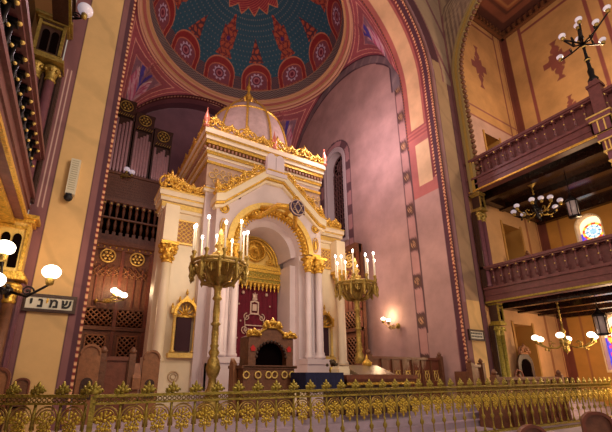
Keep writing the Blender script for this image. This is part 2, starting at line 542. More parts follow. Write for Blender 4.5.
# dome
DA, DB, NP = 5.78, 4.7, 12
def dome_pos(u, v):
    a = 2*pi*u; t = v*pi/2
    return (DCX+DA*cos(t)*cos(a), DCY+DA*cos(t)*sin(a), RZ+.6+DB*sin(t))
PH = radians(61)
BLUE=(48,92,112); BLUED=(38,66,88); RED=(150,44,44); REDD=(112,32,38); ORG=(186,90,62); LIL=(206,178,200)
def dome_col(u, v, p):
    a = (2*pi*u-PH) % (2*pi)
    q = (a/(2*pi)*NP+.5) % 1-.5          # -.5..5 across one petal
    arc = v*pi/2*4.8                     # metres up the dome
    R = DA*cos(v*pi/2)
    w = q*2*pi/NP*DA                     # metres across, at the foot
    wr = q*2*pi/NP*R
    # foot bands
    if arc < .10: return (176,120,96)
    if arc < .8:
        k = (u*NP*9) % 1; kk = (arc/.17) % 1
        return (150,132,120) if (k < .5) == (kk < .5) else (96,74,84)
    if arc < .86: return (190,140,110)
    # petals: pointed round arches
    base = .84; ph = 1.95; hw = 1.16
    y = arc-base
    ms = 1.05
    def inside(sc_):
        h1 = .75
        if y < h1: return abs(wr) < hw*sc_
        t = (y-h1)/(ph*sc_-h1+1e-6)
        return t < 1 and abs(wr) < hw*sc_*sqrt(max(0, 1-t*t))
    if inside(1.0):
        if not inside(.95): return (206,126,96)
        if not inside(.70): return RED if inside(.74) is False else (206,120,92)
        r = hypot(wr, y-.78)/ms
        if y < .14: return (200,120,100) if ((wr*9) % 1 < .5) else REDD
        if r < .14: return (120,40,60)
        if r < .24: return (186,110,120)
        if r < .33: return (112,52,76)
        pet = .40+.06*cos(10*atan2(y-.78, wr))
        if r < pet*1.08: return LIL
        return (140,72,84)
    if y < .95:
        return (120,84,84) if ((y*8+wr*3) % 1) < .6 else (70,66,84)
    # ornaments rising over every petal and star at the crown
    top = DB
    if v > .70:
        th = (a/(2*pi)*16) % 1
        edge = .80-.06*abs(th-.5)*2
        if v > edge:
            if v > .96: return (196,110,90)
            if v > .9: return (120,40,70)
            z = (v*60+th*2) % 1
            return (150,44,62) if z < .55 else (196,96,84)
        if v > edge-.012: return (214,140,100)
    par = int((a/(2*pi)*NP+.5)) % 2
    cy_ = (y-ph)
    if 0 < cy_ < (2.6 if par else 1.5):
        ln = 2.6 if par else 1.5
        t = cy_/ln
        wid = .62*(1-t)**.6*(.65+.35*abs(cos(t*9))) if par else .55*(1-t)
        if par and .25 < t < .7: wid = max(wid, .5)
        if abs(wr) < wid:
            s = abs(sin(wr*8.5+1.2*sin(cy_*7))*cos(cy_*8.5)); s2 = abs(sin(cy_*9+2.2*cos(wr*9))) if par else 1
            if par and hypot(wr, cy_-1.15) < .13: return (84,40,110)
            return ORG if (s > .42 or s2 < .25) else ((122,48,54) if par else (96,52,62))
    # starry field
    gx, gy = u*NP*9, arc*3.3
    i, j = floor(gx), floor(gy)
    ox = (.5 if j % 2 else 0)
    dx = ((gx+ox) % 1-.5)*R*2*pi/(NP*9); dy = (gy % 1-.5)/3.3
    if hypot(dx, dy) < .042: return (120,128,126)
    return BLUE
painted('ceiling', 1100, 260, dome_pos, dome_col, M['fresco'])

# ---- nave-side wall over the right gallery: gilt-edged arch in the plane X = 14.5
GY, GR, GZ = 3.95, 4.72, 15.6
def gal_pos(u, v):
    # from pier corner to the arch edge
    z = 9.3+16*u
    if z < GZ: e = GY+GR
    else:
        e = GY+sqrt(max(0, GR**2-((z-GZ)*.98)**2)) if (z-GZ)*.98 < GR else GY
    e = max(e, 2)
    y = 9.0+(e-9.0)*v
    return (14.5, y, z)
def gal_col(u, v, p):
    z = p[2]; y = p[1]
    e = (GY+GR-y) if z < GZ else hypot(y-GY, z-GZ)-GR
    return OLIVE if 0 else (PURP if (9-y) < .1 else (172,146,120) if int((9-y)*9) % 2 else (120,96,84))
painted('wall_gallery', 160, 30, gal_pos, gal_col, M['paintw'])
ar = MB()
def arcline(R, n=40):
    pts = [(GY+R, 9.3)]
    pts += [(GY+R*cos(t*pi/2/n*1.15), GZ+R*sin(t*pi/2/n*1.15)) for t in range(n+1)]
    return pts
for Ra, Rb, xa, xb, mi in ((GR+.02, GR+.12, 14.36, 14.6, 0), (GR-.10, GR+.02, 14.42, 14.62, 1), (GR-.22, GR-.1, 14.46, 14.7, 0)):
    ar.m = mi; ar.ringprism(arcline(Rb), arcline(Ra), (xa, xb), 'X')
ar.m = 2
for i in range(52):
    s = i/51
    if s < .42:
        z = 9.6+s/.42*6; ar.ball((14.55, GY+GR-.28, z), .12, 6)
    else:
        t = (s-.42)/.58*1.7; ar.ball((14.55, GY+(GR-.28)*cos(t), GZ+(GR-.28)*sin(t)), .12, 6)
struct(ar, 'trim_3', [mat('olive_moulding', (150,128,84), .6), mat('dull_gilding', (176,144,76), .5, .3), M['wood']])

# ---- right gallery rooms
GX = 20.9
def gw_pos(u, v): return (XR+(GX-XR)*u, 9.15, 23*v)
OPEN = ((17.0,18.35,9.9,13.75), (17.15,18.7,5.0,8.62), (16.6,18.1,.5,3.68))
def gw_hole(p): return any(a < p[0] < b and c < p[2] < d for a, b, c, d in OPEN)
def diamond(x, z, cx, cz, w, h):
    a, b = abs(x-cx)/w, abs(z-cz)/h
    if a > 1 or b > 1: return False
    return (a < .2+.1*cos(b*12)) or hypot(a*.9, b*1.3) < .55+.08*cos(8*atan2(b, a)) or (b < .16 and a < .9)
def gw_col(u, v, p):
    x, z = p[0], p[2]
    if z > 22: return (110,60,48)
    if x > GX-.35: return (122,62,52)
    if GX-.5 < x < GX-.42: return (150,88,70)
    if z > 9.5:
        if abs(z-14.55) < .07 or abs(z-15.2) < .07: return (150,92,88)
        if abs(x-19.9) < .07: return (140,82,72)
        if abs(z-21.6) < .08 and x < 19.9: return (140,82,72)
        if diamond(x, z, 17.7, 18.4, .75, 1.5): return (140,78,76)
        if z < 14.5: return (200,160,150)
        return (200,150,100)
    if abs(x-19.4) < .1: return (160,104,70)
    return (206,158,112)
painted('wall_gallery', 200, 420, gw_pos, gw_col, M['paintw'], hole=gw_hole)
for n_, (a, b, c, d) in enumerate(OPEN):
    w = MB(); w.bx(b, b+.12, 9.1, 10.6, c, d+.1); w.bx(a-.12, a, 9.1, 10.6, c, d+.1); w.bx(a, b, 9.16, 10.6, d, d+.1); w.bx(a-.12, b+.12, 10.5, 10.6, c, d)
    struct(w, 'door_%d' % (n_+1), mat('door_recess', (176,130,66), .7))
def go_pos(u, v): return (GX, 9.15-13*u, 23*v)
WINS = ((7.08, 7.55, .52, 8.55, 1), (4.9, 7.55, .52, 8.55, 1), (6.9, 1.7, .75, 3.4, 1))
def go_hole(p): return any(abs(p[1]-c) < r and z0 < p[2] and (p[2] < z1 or hypot(p[1]-c, p[2]-z1) < r) for c, z0, r, z1, _ in WINS)
def go_col(u, v, p):
    y, z = p[1], p[2]
    if z > 22: return (110,60,48)
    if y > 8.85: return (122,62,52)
    if z > 9.5:
        for cc in (8.1, 4.85, 4.25):
            if abs(y-cc) < .09: return (146,78,74)
        if (abs(z-21.6) < .08 or abs(z-14.9) < .08) and 4.9 < y < 8.1: return (146,78,74)
        if 2.0 < y < 2.5 and 17 < z < 18.2: return (120,60,64)
        if diamond(y, z, 6.6, 18.3, .8, 1.3): return (142,78,72)
        if diamond(y, z, 6.5, 15.0, .5, .8): return (142,78,72)
        if diamond(y, z, 8.1, 14.9, .3, .4) or diamond(y, z, 4.9, 14.9, .3, .4): return (142,78,72)
        return (206,156,104)
    if abs(y-8.3) < .05: return (166,106,66)
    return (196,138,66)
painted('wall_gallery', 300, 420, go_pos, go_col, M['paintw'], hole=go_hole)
# coffered ceiling of the upper gallery
def ce_pos(u, v): return (XR+(GX-XR)*u, 9.15-12*v, 22.7)
def ce_col(u, v, p):
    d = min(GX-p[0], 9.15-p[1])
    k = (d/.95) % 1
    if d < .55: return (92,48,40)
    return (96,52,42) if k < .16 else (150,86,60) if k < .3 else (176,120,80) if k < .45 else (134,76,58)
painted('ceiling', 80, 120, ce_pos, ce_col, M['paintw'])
den = MB()
for i in range(20): den.box((XR+.3+i*.33, 9.0, 22.3), (.16,.22,.3))
for i in range(26): den.box((GX-.12, 8.85-i*.33, 22.3), (.22,.16,.3))
den.bx(XR, GX, 8.95, 9.12, 22.0, 22.12); den.bx(GX-.2, GX, 0, 9.1, 22.0, 22.12)
struct(den, 'trim_4', M['wood'])

def stained():
    m = bpy.data.materials.new('stained_glass'); m.use_nodes = True; nt = m.node_tree; b = nt.nodes['Principled BSDF']
    a = nt.nodes.new('ShaderNodeAttribute'); a.attribute_name = 'Col'
    nt.links.new(a.outputs['Color'], b.inputs['Base Color']); nt.links.new(a.outputs['Color'], b.inputs['Emission Color'])
    b.inputs['Emission Strength'].default_value = 1.3
    return m
SG = stained()
for n_, (c, z0, r, z1, _) in enumerate(WINS):
    def pos(u, v): return (GX+.45, c+r-2*r*u, z0+(z1+r-z0)*v)
    def colr(u, v, p):
        y, z = p[1]-c, p[2]-z1+.25
        rr = hypot(y, z)
        if rr > r*.86 and z > 0: return (236,214,180) if rr < r*.98 else (250,230,190)
        if rr < r*.86:
            k = (atan2(z, y)/(2*pi)*8) % 1
            if r*.66 < rr: return (200,70,30) if k < .5 else (240,190,60)
            if rr < r*.14: return (150,190,220)
            if abs(k-.5) > .42: return (60,90,130)
            return (150,200,226) if int((rr/r)*7) % 2 else (236,240,236)
        if z < 0: return (60,60,190) if int(y*9+9) % 2 else ((90,70,200) if int(z*6) % 2 else (190,60,120))
        return (230,150,50)
    g = painted('window_%d' % (n_+1), 50, 70, pos, colr, SG)
    rv = MB()
    o = [(c-r-.05, z0)]+[(c+(r+.05)*cos(pi-t*pi/20), z1+(r+.05)*sin(pi-t*pi/20)) for t in range(21)]+[(c+r+.05, z0)]
    i_ = [(c-r, z0)]+[(c+r*cos(pi-t*pi/20), z1+r*sin(pi-t*pi/20)) for t in range(21)]+[(c+r, z0)]
    rv.ringprism(o, i_, (GX-.03, GX+.5), 'X'); rv.bx(GX-.03, GX+.5, c-r-.05, c+r+.05, z0-.1, z0)
    struct(rv, 'window_%d' % (n_+1), mat('window_reveal', (232,206,170), .7))

# dark lattice window of the sanctuary wall
wf = MB()
def ol(r, zb): return [(WY-r, zb)]+[(WY+r*cos(pi-t*pi/24), WZ+r*sin(pi-t*pi/24)) for t in range(25)]+[(WY+r, zb)]
wf.ringprism(ol(WR+.08, 9.1), ol(WR-.04, 9.1), (X1-.06, X1+.1), 'X')
wf.ringprism(ol(WR, 9.1), ol(WR-.22, 9.1), (X1+.0, X1+.7), 'X')
wf.bx(X1-.08, X1+.7, WY-WR-.1, WY+WR+.1, 9.0, 9.2)
fr = struct(wf, 'window_4', mat('pale_stone', (186,168,170), .6))
wd = MB(); wd.prism(ol(WR-.1, 9.1), (X1+.62, X1+.72), 'X')
wd.m = 1
for i in range(7): wd.bx(X1+.5, X1+.58, WY-.75+i*.25-.03, WY-.75+i*.25+.03, 9.2, 14.2)
for i in range(14): wd.bx(X1+.5, X1+.58, WY-.8, WY+.8, 9.5+i*.34, 9.55+i*.34)
for t in range(12):
    a = t*pi/6; wd.tube([(X1+.54, WY, 14.6), (X1+.54, WY+.72*cos(a), 14.6+.72*sin(a))], .035, 4)
wd.torus((X1+.54, WY, 14.6), .72, .05, 24, 5, 'X'); wd.torus((X1+.54, WY, 14.6), .36, .05, 16, 5, 'X')
struct(wd, 'window_5', [M['dark'], mat('window_lattice', (96,62,60), .5)])

# gallery floors and ceilings
gf = MB()
for z0, z1 in ((4.45, 4.95), (9.5, 10.0)):
    gf.bx(XR+.37, GX, -4, 9.12, z0, z1)
    for i in range(4):
        x = XR+.9+i*1.7; gf.bx(x, x+.28, -4, 9.12, z0-.28, z0)
    gf.bx(XR+.37, GX, 8.8, 9.1, z0-.22, z0)
struct(gf, 'ceiling', M['beam'])
# left gallery room shell
lf = MB()
for z0, z1 in ((4.45, 4.95), (9.5, 10.0)): lf.bx(-8, XL-.75, -4, 9.1, z0, z1)
struct(lf, 'ceiling', M['beam'])
lw = MB(); lw.bx(-8, XL-.4, 9.0, 9.2, 0, 24); struct(lw, 'wall_left', mat('tan_wall', (196,146,90), .8))
lw = MB(); lw.bx(-8.2, -8, -4, 9.2, 0, 24); struct(lw, 'wall_left', mat('tan_wall_2', (196,146,90), .8))

# ================================================================== BALUSTRADES
def scroll_unit(b, L, h, r=.035, depth=.05):
    """one crest unit along X from 0 to L: two facing scrolls, leaves and a palmette"""
    c = L/2
    b.spiral((L*.24, 0, h*.34), h*.32, 1.4, r, a0=pi*1.3, flip=-1, depth=depth)
    b.spiral((L*.76, 0, h*.34), h*.32, 1.4, r, a0=-pi*.3, flip=1, depth=depth)
    b.spiral((L*.08, 0, h*.16), h*.15, 1.2, r*.8, a0=0, flip=1, depth=depth)
    b.spiral((L*.92, 0, h*.16), h*.15, 1.2, r*.8, a0=pi, flip=-1, depth=depth)
    for k in (-2, -1, 0, 1, 2):
        a = k*.42; n = h*(.42 if k else .56)
        p0 = (c, 0, h*.36); p1 = (c+sin(a)*n*.6, -depth, h*.36+cos(a)*n*.6); p2 = (c+sin(a)*n, 0, h*.36+cos(a)*n)
        b.tube([p0, p1, p2], [r*.7, r*1.5, r*.4], 5)
    b.tube([(0, 0, r), (L, 0, r)], r, 5)

def balcony(name, label, x, y0, y1, z0, zr, side, mf, mb_, gold, group):
    """balcony front in the plane x; side = +1 when the nave is at -x (right gallery)"""
    t = thing(name, label, 'balustrade', (x, (y0+y1)/2, z0), 0, group, world=True)
    s = side
    f = MB(); f.bx(x-.02*s, x+.3*s, y0, y1, z0-.02, z0+.62); f.bx(x-.08*s, x+.3*s, y0, y1, z0+.56, z0+.66)
    f.bx(x-.05*s, x+.3*s, y0, y1, z0+.3, z0+.36)
    f.build('fascia', mf, t)
    g = MB(); g.bx(x-.07*s, x-.02*s, y0, y1, z0, z0+.07); g.build('gilded_moulding', gold, t)
    if s < 0 and z0 < 6:
        g = MB(); g.bx(x-.62, x-.12, y0, y1, z0-.14, z0-.04); g.bx(x-.5, x-.44, y0, y1, z0-.2, z0-.14); g.build('gold_lit_soffit', gold, t)  # gold colour stands in for the lamplight on the underside
    h = MB(); h.bx(x-.1*s, x+.2*s, y0, y1, zr-.1, zr); h.bx(x-.05*s, x+.14*s, y0, y1, zr-.16, zr-.1); h.build('handrail', mf, t)
    p = MB(); p.bx(x+.16*s, x+.2*s, y0, y1, z0+.62, zr-.1); p.build('backing_panel', mb_, t)
    H = zr-.1-(z0+.66)
    b = MB(); b.box((0,0,.05), (.12,.12,.1)); b.lathe([(.03,.1),(.055,H*.28),(.03,H*.45),(.05,H*.52),(.028,H*.6),(.04,H*.85)], n=8); b.box((0,0,H-.06), (.13,.13,.12))
    b.m = 1; b.ball((-.08*s,0,H-.07), .035, 8); b.ball((-.06*s,0,H*.48), .026, 8)
    proto = b.build('baluster', [mb_, M['gold_pale']], None)
    proto.parent = t
    n = int((y1-y0)/.33); 
    for i in range(n):
        o = proto if i == 0 else proto.copy()
        if i: col.objects.link(o)
        o.location = Vector((x+.06*s, y0+.16+i*.33, z0+.66))-Vector(t.location)
    return t
GB = 'gallery balustrades with turned balusters'
balcony('balcony_balustrade', 'long wooden balustrade of the upper right gallery, sloping up beside the tall carved gilt arch', XR-.02, 2.4, 8.9, 9.34, 10.92, 1, M['wood_pur'], M['wood_pur'], M['gold'], GB)
balcony('balcony_balustrade', 'wooden balustrade of the lower right gallery, passing in front of the stained glass window', XR-.02, 3.0, 8.9, 4.32, 5.86, 1, M['wood_pur'], M['wood_pur'], M['gold_old'], GB)
balcony('balcony_balustrade', 'dark balustrade with gold-tipped balusters rising steeply at the left edge', XL, 2.5, 8.75, 4.5, 6.1, -1, M['wood_pur'], M['iron'], M['gold'], GB)
balcony('balcony_balustrade', 'shadowed upper balustrade in the top left corner above the gilded double-arched block', XL, 4.0, 8.75, 9.5, 10.92, -1, M['wood_dark'], M['wood_dark'], M['gold_old'], GB)

# gallery pier ends: block with double arch over twin shafts
def cluster(name, label, x, y, zb, zc, zt, s, shaft, face, gold, k_=1):
    t = thing(name, label, 'column', (x, y, zb), 0, 'pier columns at the gallery ends', world=True)
    blk = MB(); blk.bx(x-.26*k_, x+.26*k_, y-.16, y+.2, zc+.12, zt-.16); blk.build('impost_block', face, t)
    g = MB()
    for z, w in ((zc+.02, .36), (zc+.1, .31), (zt-.16, .31), (zt-.08, .37)): g.box((x, y, z+.04), (w*2*k_, w*1.3, .08))
    for dx in (-.24*k_, .24*k_): g.bx(x+dx-.03, x+dx+.03, y-.21, y-.16, zc+.2, zt-.2)
    g.bx(x-.24*k_, x+.24*k_, y-.2, y-.16, zt-.3, zt-.25)
    g.build('gilded_moulding', gold, t)
    a = MB()
    for dx in (-.09*k_, .09*k_):
        H0 = zc+.25; H1 = zt-.5
        pts = [(x+dx-.07*k_, H0), (x+dx+.07*k_, H0)]+[(x+dx+.07*k_*cos(k*pi/8), H1+.09*sin(k*pi/8)) for k in range(9)]
        a.prism(pts, (y-.18, y-.155))
    a.build('blind_arches', M['dark'], t)
    sh = MB(); 
    for dx in (-.15, .15):
        sh = MB(); sh.lathe([(.14,0),(.14,.08),(.1,.14),(.095,zc-zb-.42)], (x+dx, y, zb), 12); sh.build('shaft', shaft, t)
        c = MB(); c.lathe([(.1,0),(.12,.04),(.1,.08),(.12,.2),(.17,.32),(.17,.36),(.12,.4)], (x+dx, y, zc-.42), 10)
        for k in range(8):
            an = k*pi/4; c.ball((x+dx+.15*cos(an), y+.15*sin(an), zc-.16), .045, 6)
        c.build('capital', gold, t)
    st = MB()
    for dx in (-.3, .0, .3): st.bx(x+dx-.02, x+dx+.02, y+.0, y+.04, zb, zc)
    st.bx(x-.34, x+.34, y+.04, y+.2, zb, zc)
    st.build('backing_pilaster', face if gold is not M['gold'] else M['porphyry'], t)
    return t
cluster('pier_column', 'twin purple shafts under the gilded double-arched block at upper left', -1.52, 8.7, 5.0, 8.35, 9.6, 1, M['porphyry'], M['wood_dark'], M['brass'])
cluster('pier_column', 'brown twin shafts under a glowing gilded block left of the Hebrew sign', -1.36, 8.7, .5, 3.25, 4.6, 1, M['wood'], M['gold_pale'], M['gold'])
cluster('pier_column', 'slim twin shafts with gilt capital at the left end of the upper right balustrade', 14.72, 8.7, 5.0, 8.4, 9.3, 1, M['porphyry'], M['wood_dark'], M['brass'], .6)
cluster('pier_column', 'gold-striped twin shafts right of the small plaque with two text rows', 14.72, 8.7, .5, 3.4, 4.4, 1, M['gold_old'], M['wood_dark'], M['gold_old'], .6)
# carved pendant capitals carrying the balcony front (right edge)
def pendant(label, x, y, z):
    t = thing('carved_bracket', label, 'bracket', (x, y, z-1.9), 0, None, world=True)
    b = MB()
    for k, (w, zz, h) in enumerate(((.62,z-.1,.14),(.5,z-.45,.5),(.42,z-.8,.3),(.3,z-1.15,.4),(.2,z-1.5,.35))): b.box((x, y, zz), (w, w, h))
    b.build('bracket_core', M['porphyry'], t)
    g = MB()
    for zz, w in ((z-.02,.7),(z-.2,.6),(z-.68,.5),(z-.96,.46),(z-1.34,.34),(z-1.7,.24)): g.box((x, y, zz), (w, w, .05))
    for zz, w, h in ((z-.45,.27,.42),(z-1.15,.17,.36)):
        for sx in (-1, -.33, .33, 1):
            for sy in (-1, 1):
                g.box((x+sx*w, y+sy*w, zz), (.035,.035,h)); g.box((x+sy*w, y+sx*w, zz), (.035,.035,h))
    g.ball((x, y, z-1.85), .12, 8)
    g.build('gilding', M['gold_pale'], t)
    s = MB(); s.lathe([(.1,0),(.1,z-1.9)], (x, y, 0), 12); s.build('shaft', M['porphyry'], t)
pendant('carved pink and gilt bracket below the upper right balustrade, near the right edge', 14.4, 3.75, 9.95)
pp = MB(); pp.bx(14.3, 14.62, 3.55, 3.9, 10.0, 11.15); pp.box((14.46, 3.72, 11.2), (.42,.42,.1)); pp.box((14.46, 3.72, 11.32), (.26,.26,.2))
one(pp, 'balcony_post', M['wood_pur'], 'wooden post of the upper right balustrade carrying the nine-globe lamp', 'post')

# ================================================================== THE ARK
A = thing('holy_ark', 'white and gold ark with gabled portal, side wings and ribbed dome', 'ark', (6.4, 13.5, .5), 0, None, world=True)
AX = 6.4
b = MB()   # central tall block and stepped cornice
b.bx(3.65, 9.15, 14.75, 18.6, .5, 10.3); b.bx(3.65, 9.15, 13.2, 14.75, 8.4, 10.3); b.bx(3.65, 4.6, 13.2, 14.75, .5, 8.4); b.bx(8.2, 9.15, 13.2, 14.75, .5, 8.4)
b.build('central_block', M['marble_lilac'], A)
e = MB()
for z, o, h in ((8.55,.10,.12),(10.15,.06,.12),(10.42,.12,.1),(10.9,.2,.2),(11.15,.27,.22)): e.bx(3.65-o, 9.15+o, 13.2-o, 18.6+o, z, z+h)
e.build('cornice', M['marble'], A)
e = MB()
for z, o, h in ((9.85,.07,.12),(10.28,.1,.14),(10.72,.16,.16),(11.08,.24,.08),(8.68,.06,.08)): e.bx(3.65-o, 9.15+o, 13.2-o, 18.6+o, z, z+h)
e.build('gilded_moulding', M['gold'], A)
dn = MB()
for i in range(34): dn.box((3.62+i*.168, 13.05, 10.58), (.08,.1,.13))
for i in range(32): dn.box((3.5, 13.2+i*.168, 10.58), (.1,.08,.13))
dn.build('dentil', mat('dentil_brown', (150,104,80), .6), A)['kind'] = 'stuff'
fp = MB(); fp.bx(3.62, 9.18, 13.17, 18.6, 8.86, 9.82); fp.build('frieze_panel', mat('frieze_stone', (188,156,132), .5, 0, .3, 3), A)
fz = MB()   # frieze arabesque of thin gold circles
for i in range(18):
    x = 3.85+i*.3
    fz.torus((x, 13.15, 9.33), .13, .018, 12, 4); fz.torus((x+.15, 13.15, 9.58), .09, .015, 10, 4); fz.torus((x+.15, 13.15, 9.08), .09, .015, 10, 4)
fz.build('frieze_tracery', M['gold_pale'], A)
# crest on top
c = MB()
for i in range(8):
    c.T = Matrix.Translation((3.42+i*.74, 13.0, 11.37)); scroll_unit(c, .74, .62 if i % 2 else .85, .045)
for i in range(7):
    c.T = Matrix.Translation((3.42, 13.2+i*.74, 11.37)) @ Matrix.Rotation(pi/2, 4, 'Z'); scroll_unit(c, .74, .62 if i % 2 else .85, .045)
c.T = Matrix.Identity(4)
c.build('roof_crest', M['gold'], A)
PG = mat('pink_gilt', (206,120,96), .4, .3)
for x, y in ((3.42, 13.0), (6.6, 13.0), (9.4, 13.0)):
    fin = MB(); fin.lathe([(.1,0),(.14,.1),(.07,.2),(.14,.38),(.12,.5),(.03,.8),(.01,1.0)], (x, y, 11.37), 8)
    fin.build('corner_finial', PG, A)
# dome of the ark
dm = MB(); DRr, DZ = 2.35, 11.9
dm.lathe([(DRr+.15, -.6), (DRr+.15, -.1), (DRr, 0)]+[(DRr*cos(t*pi/2/12), 3.7*sin(t*pi/2/12)) for t in range(1, 12)]+[(.05, 3.7)], (AX, 15.9, DZ), 32)
dmo = dm.build('dome', M['domem'], A)
rb = MB()
for k in range(12):
    a = k*pi/6+.13
    rb.tube([(AX+(DRr+.03)*cos(t*pi/2/12)*cos(a), 15.9+(DRr+.03)*cos(t*pi/2/12)*sin(a), DZ+3.74*sin(t*pi/2/12)) for t in range(13)], .055, 5)
rb.torus((AX, 15.9, DZ+.03), DRr+.08, .1, 40, 6, 'Z')
rb.torus((AX, 15.9, DZ+2.4), DRr*.77, .05, 30, 6, 'Z')
rb.build('dome_ribs', M['gold'], A)
df = MB()
df.lathe([(.55,0),(.62,.1),(.4,.22),(.3,.3),(.36,.45),(.16,.6),(.12,.7),(.22,.9),(.1,1.1),(.06,1.3),(.14,1.5),(.05,1.7),(.02,2.3)], (AX, 15.9, DZ+3.6), 12)
for k in range(8):
    a = k*pi/4; df.tube([(AX+.2*cos(a), 15.9+.2*sin(a), DZ+3.7), (AX+.55*cos(a), 15.9+.55*sin(a), DZ+4.0), (AX+.35*cos(a), 15.9+.35*sin(a), DZ+4.35)], [.06,.08,.02], 5)
df.build('dome_finial', M['gold'], A)
# wings
def wing(x0, x1, face):
    w = MB(); w.bx(x0, x1, 13.55, 14.3, .5, 7.75); w.bx(x0-.1, x1+.1, 13.4, 14.35, .5, 1.9); w.bx(x0-.06, x1+.06, 13.46, 14.32, 1.9, 2.1)
    w.build('wing', M['marble'], A)
    k = MB()
    for z, o, h in ((7.55,.05,.12),(7.9,.14,.14),(8.1,.2,.2)): k.bx(x0-o, x1+o, 13.5-o, 14.3+o, z, z+h)
    k.build('wing_cornice', M['marble'], A)
    g = MB()
    for z, o, h in ((7.67,.07,.2),(8.04,.15,.07),(8.3,.22,.05)): g.bx(x0-o, x1+o, 13.5-o, 14.3+o, z, z+h)
    g.build('gilded_moulding', M['gold_pale'], A)
    # grille
    xc = (x0+x1)/2+(-.1 if x0 < 6 else .1)
    gr = MB(); gr.bx(xc-.55, xc+.55, 13.5, 13.56, 6.3, 7.25); gr.build('grille_backing', mat('grille_back', (176,126,96), .6), A)
    gg = MB()
    for i in range(6):
        for j in range(5): gg.torus((xc-.44+i*.175, 13.48, 6.42+j*.175), .075, .02, 10, 4)
    for dx in (-.55, .55): gg.bx(xc+dx-.03, xc+dx+.03, 13.46, 13.52, 6.3, 7.25)
    gg.bx(xc-.55, xc+.55, 13.46, 13.52, 6.27, 6.33); gg.bx(xc-.55, xc+.55, 13.46, 13.52, 7.2, 7.26)
    gg.build('grille', M['lattice'], A)
    # niche aedicule with gabled gold hood
    nx = xc+.38 if x0 < 6 else xc-.38
    n = MB(); n.bx(nx-.26, nx+.26, 13.43, 13.56, 2.3, 3.55); no = n.build('niche_opening', mat('niche_shade', (58,26,40), .8), A)  # dark panel, its colour stands in for shade in the niche opening
    fr_ = MB()
    for dx in (-.37, .37):
        fr_.lathe([(.1,0),(.1,.06),(.06,.1),(.055,1.25),(.09,1.32),(.1,1.4)], (nx+dx, 13.36, 2.25), 8)
    fr_.bx(nx-.5, nx+.5, 13.25, 13.56, 2.08, 2.24)
    fr_.prism([(nx-.5, 3.62), (nx-.5, 3.8), (nx-.25, 4.0), (nx, 4.3), (nx+.25, 4.0), (nx+.5, 3.8), (nx+.5, 3.62), (nx+.34, 3.62)]
              +[(nx+.34*cos(t*pi/10), 3.62+.5*sin(t*pi/10)) for t in range(1, 10)]+[(nx-.34, 3.62)], (13.3, 13.54))
    fr_.build('niche_frame', M['gold_pale'], A)
    h_ = MB()
    h_.ringprism([(nx+.44*cos(t*pi/12), 3.55+.6*sin(t*pi/12)) for t in range(13)], [(nx+.34*cos(t*pi/12), 3.55+.5*sin(t*pi/12)) for t in range(13)], (13.22, 13.4))
    for t in range(7):
        a = t*pi/6; h_.tube([(nx, 13.42, 3.55), (nx+.3*cos(a), 13.36, 3.55+.42*sin(a))], .04, 5)
    h_.bx(nx-.34, nx+.34, 13.38, 13.5, 3.5, 3.58)
    for k in (-1, -.5, 0, .5, 1):
        h_.lathe([(.03,0),(.06,.08),(.02,.22)], (nx+k*.48, 13.34, 4.3-abs(k)*.55), 6)
    h_.build('niche_hood', M['gold'], A)
    r = MB(); r.torus((xc+.15, 13.38, 1.45), .17, .03, 20, 5); r.torus((xc+.15, 13.38, 1.45), .09, .02, 14, 5); r.build('plinth_rosette', mat('rosette_stone', (196,168,136), .6), A)
    # crest: two swan-neck humps
    cr = MB()
    for i, (px_, hh) in enumerate(((0,.95),(.32,.72),(.66,.55),(1.0,.62))):
        s_ = (x1-x0)/1.75
        cr.T = Matrix.Translation((x0-.1+px_*s_*1.28, 13.35, 8.34)); scroll_unit(cr, .55*s_, hh, .05)
    cr.T = Matrix.Identity(4)
    cr.build('wing_crest', M['gold'], A)
    # corner column
    cxx = x0+.28 if x0 < 6 else x1-.28
    cc = MB(); cc.box((cxx, 13.15, 1.2), (.5,.5,1.4)); cc.lathe([(.24,1.9),(.24,2.0),(.18,2.1),(.165,5.4)], (cxx, 13.15, 0), 16); cc.build('column_shaft', M['marble'], A)
    cp = MB(); cp.lathe([(.17,0),(.2,.04),(.17,.1),(.19,.3),(.3,.58),(.3,.64)], (cxx, 13.15, 5.35), 12)
    for row, (rr, zz) in enumerate(((.2,5.55),(.27,5.78),(.3,5.95))):
        for k in range(8):
            a = k*pi/4+row*.39; cp.ball((cxx+rr*cos(a), 13.15+rr*sin(a), zz), .07, 6, 1.3)
    cp.box((cxx, 13.15, 6.06), (.6,.6,.12))
    cp.build('column_capital', M['gold'], A)
    pp_ = MB(); pp_.box((cxx, 13.25, 6.85), (.5,.5,1.5)); pp_.build('column_pedestal', M['marble'], A)
wing(2.15, 3.9, 1)
wing(8.9, 10.5, 1)
# portal front with arch (plane y = 12.7), gable above
PA, PR, PZ = 12.65, 1.78, 6.45
half = 2.42
def gable_top(x):
    d = abs(x-AX)
    return 9.55 if d < .38 else 9.55-(d-.38)*.86 if d < 2.2 else 9.55-1.82*.86
g = MB()
outer = []; inner = []
N = 48
for t in range(N+1):
    a = pi*t/N
    x = AX+PR*cos(a); inner.append((x, PZ+PR*sin(a)))
    if t == 0: outer.append((AX+half, PZ))
    elif t == N: outer.append((AX-half, PZ))
    else:
        dx, dz = cos(a), sin(a); s = PR
        while s < 4 and abs(s*dx) < half and PZ+s*dz < gable_top(AX+s*dx): s += .01
        outer.append((AX+s*dx, PZ+s*dz))
g.ringprism(outer, inner, (PA, 13.2))
g.bx(AX-half, AX-PR, PA, 13.2, .5, PZ); g.bx(AX+PR, AX+half, PA, 13.2, .5, PZ)
g.build('portal_front', M['marble_lilac'], A)
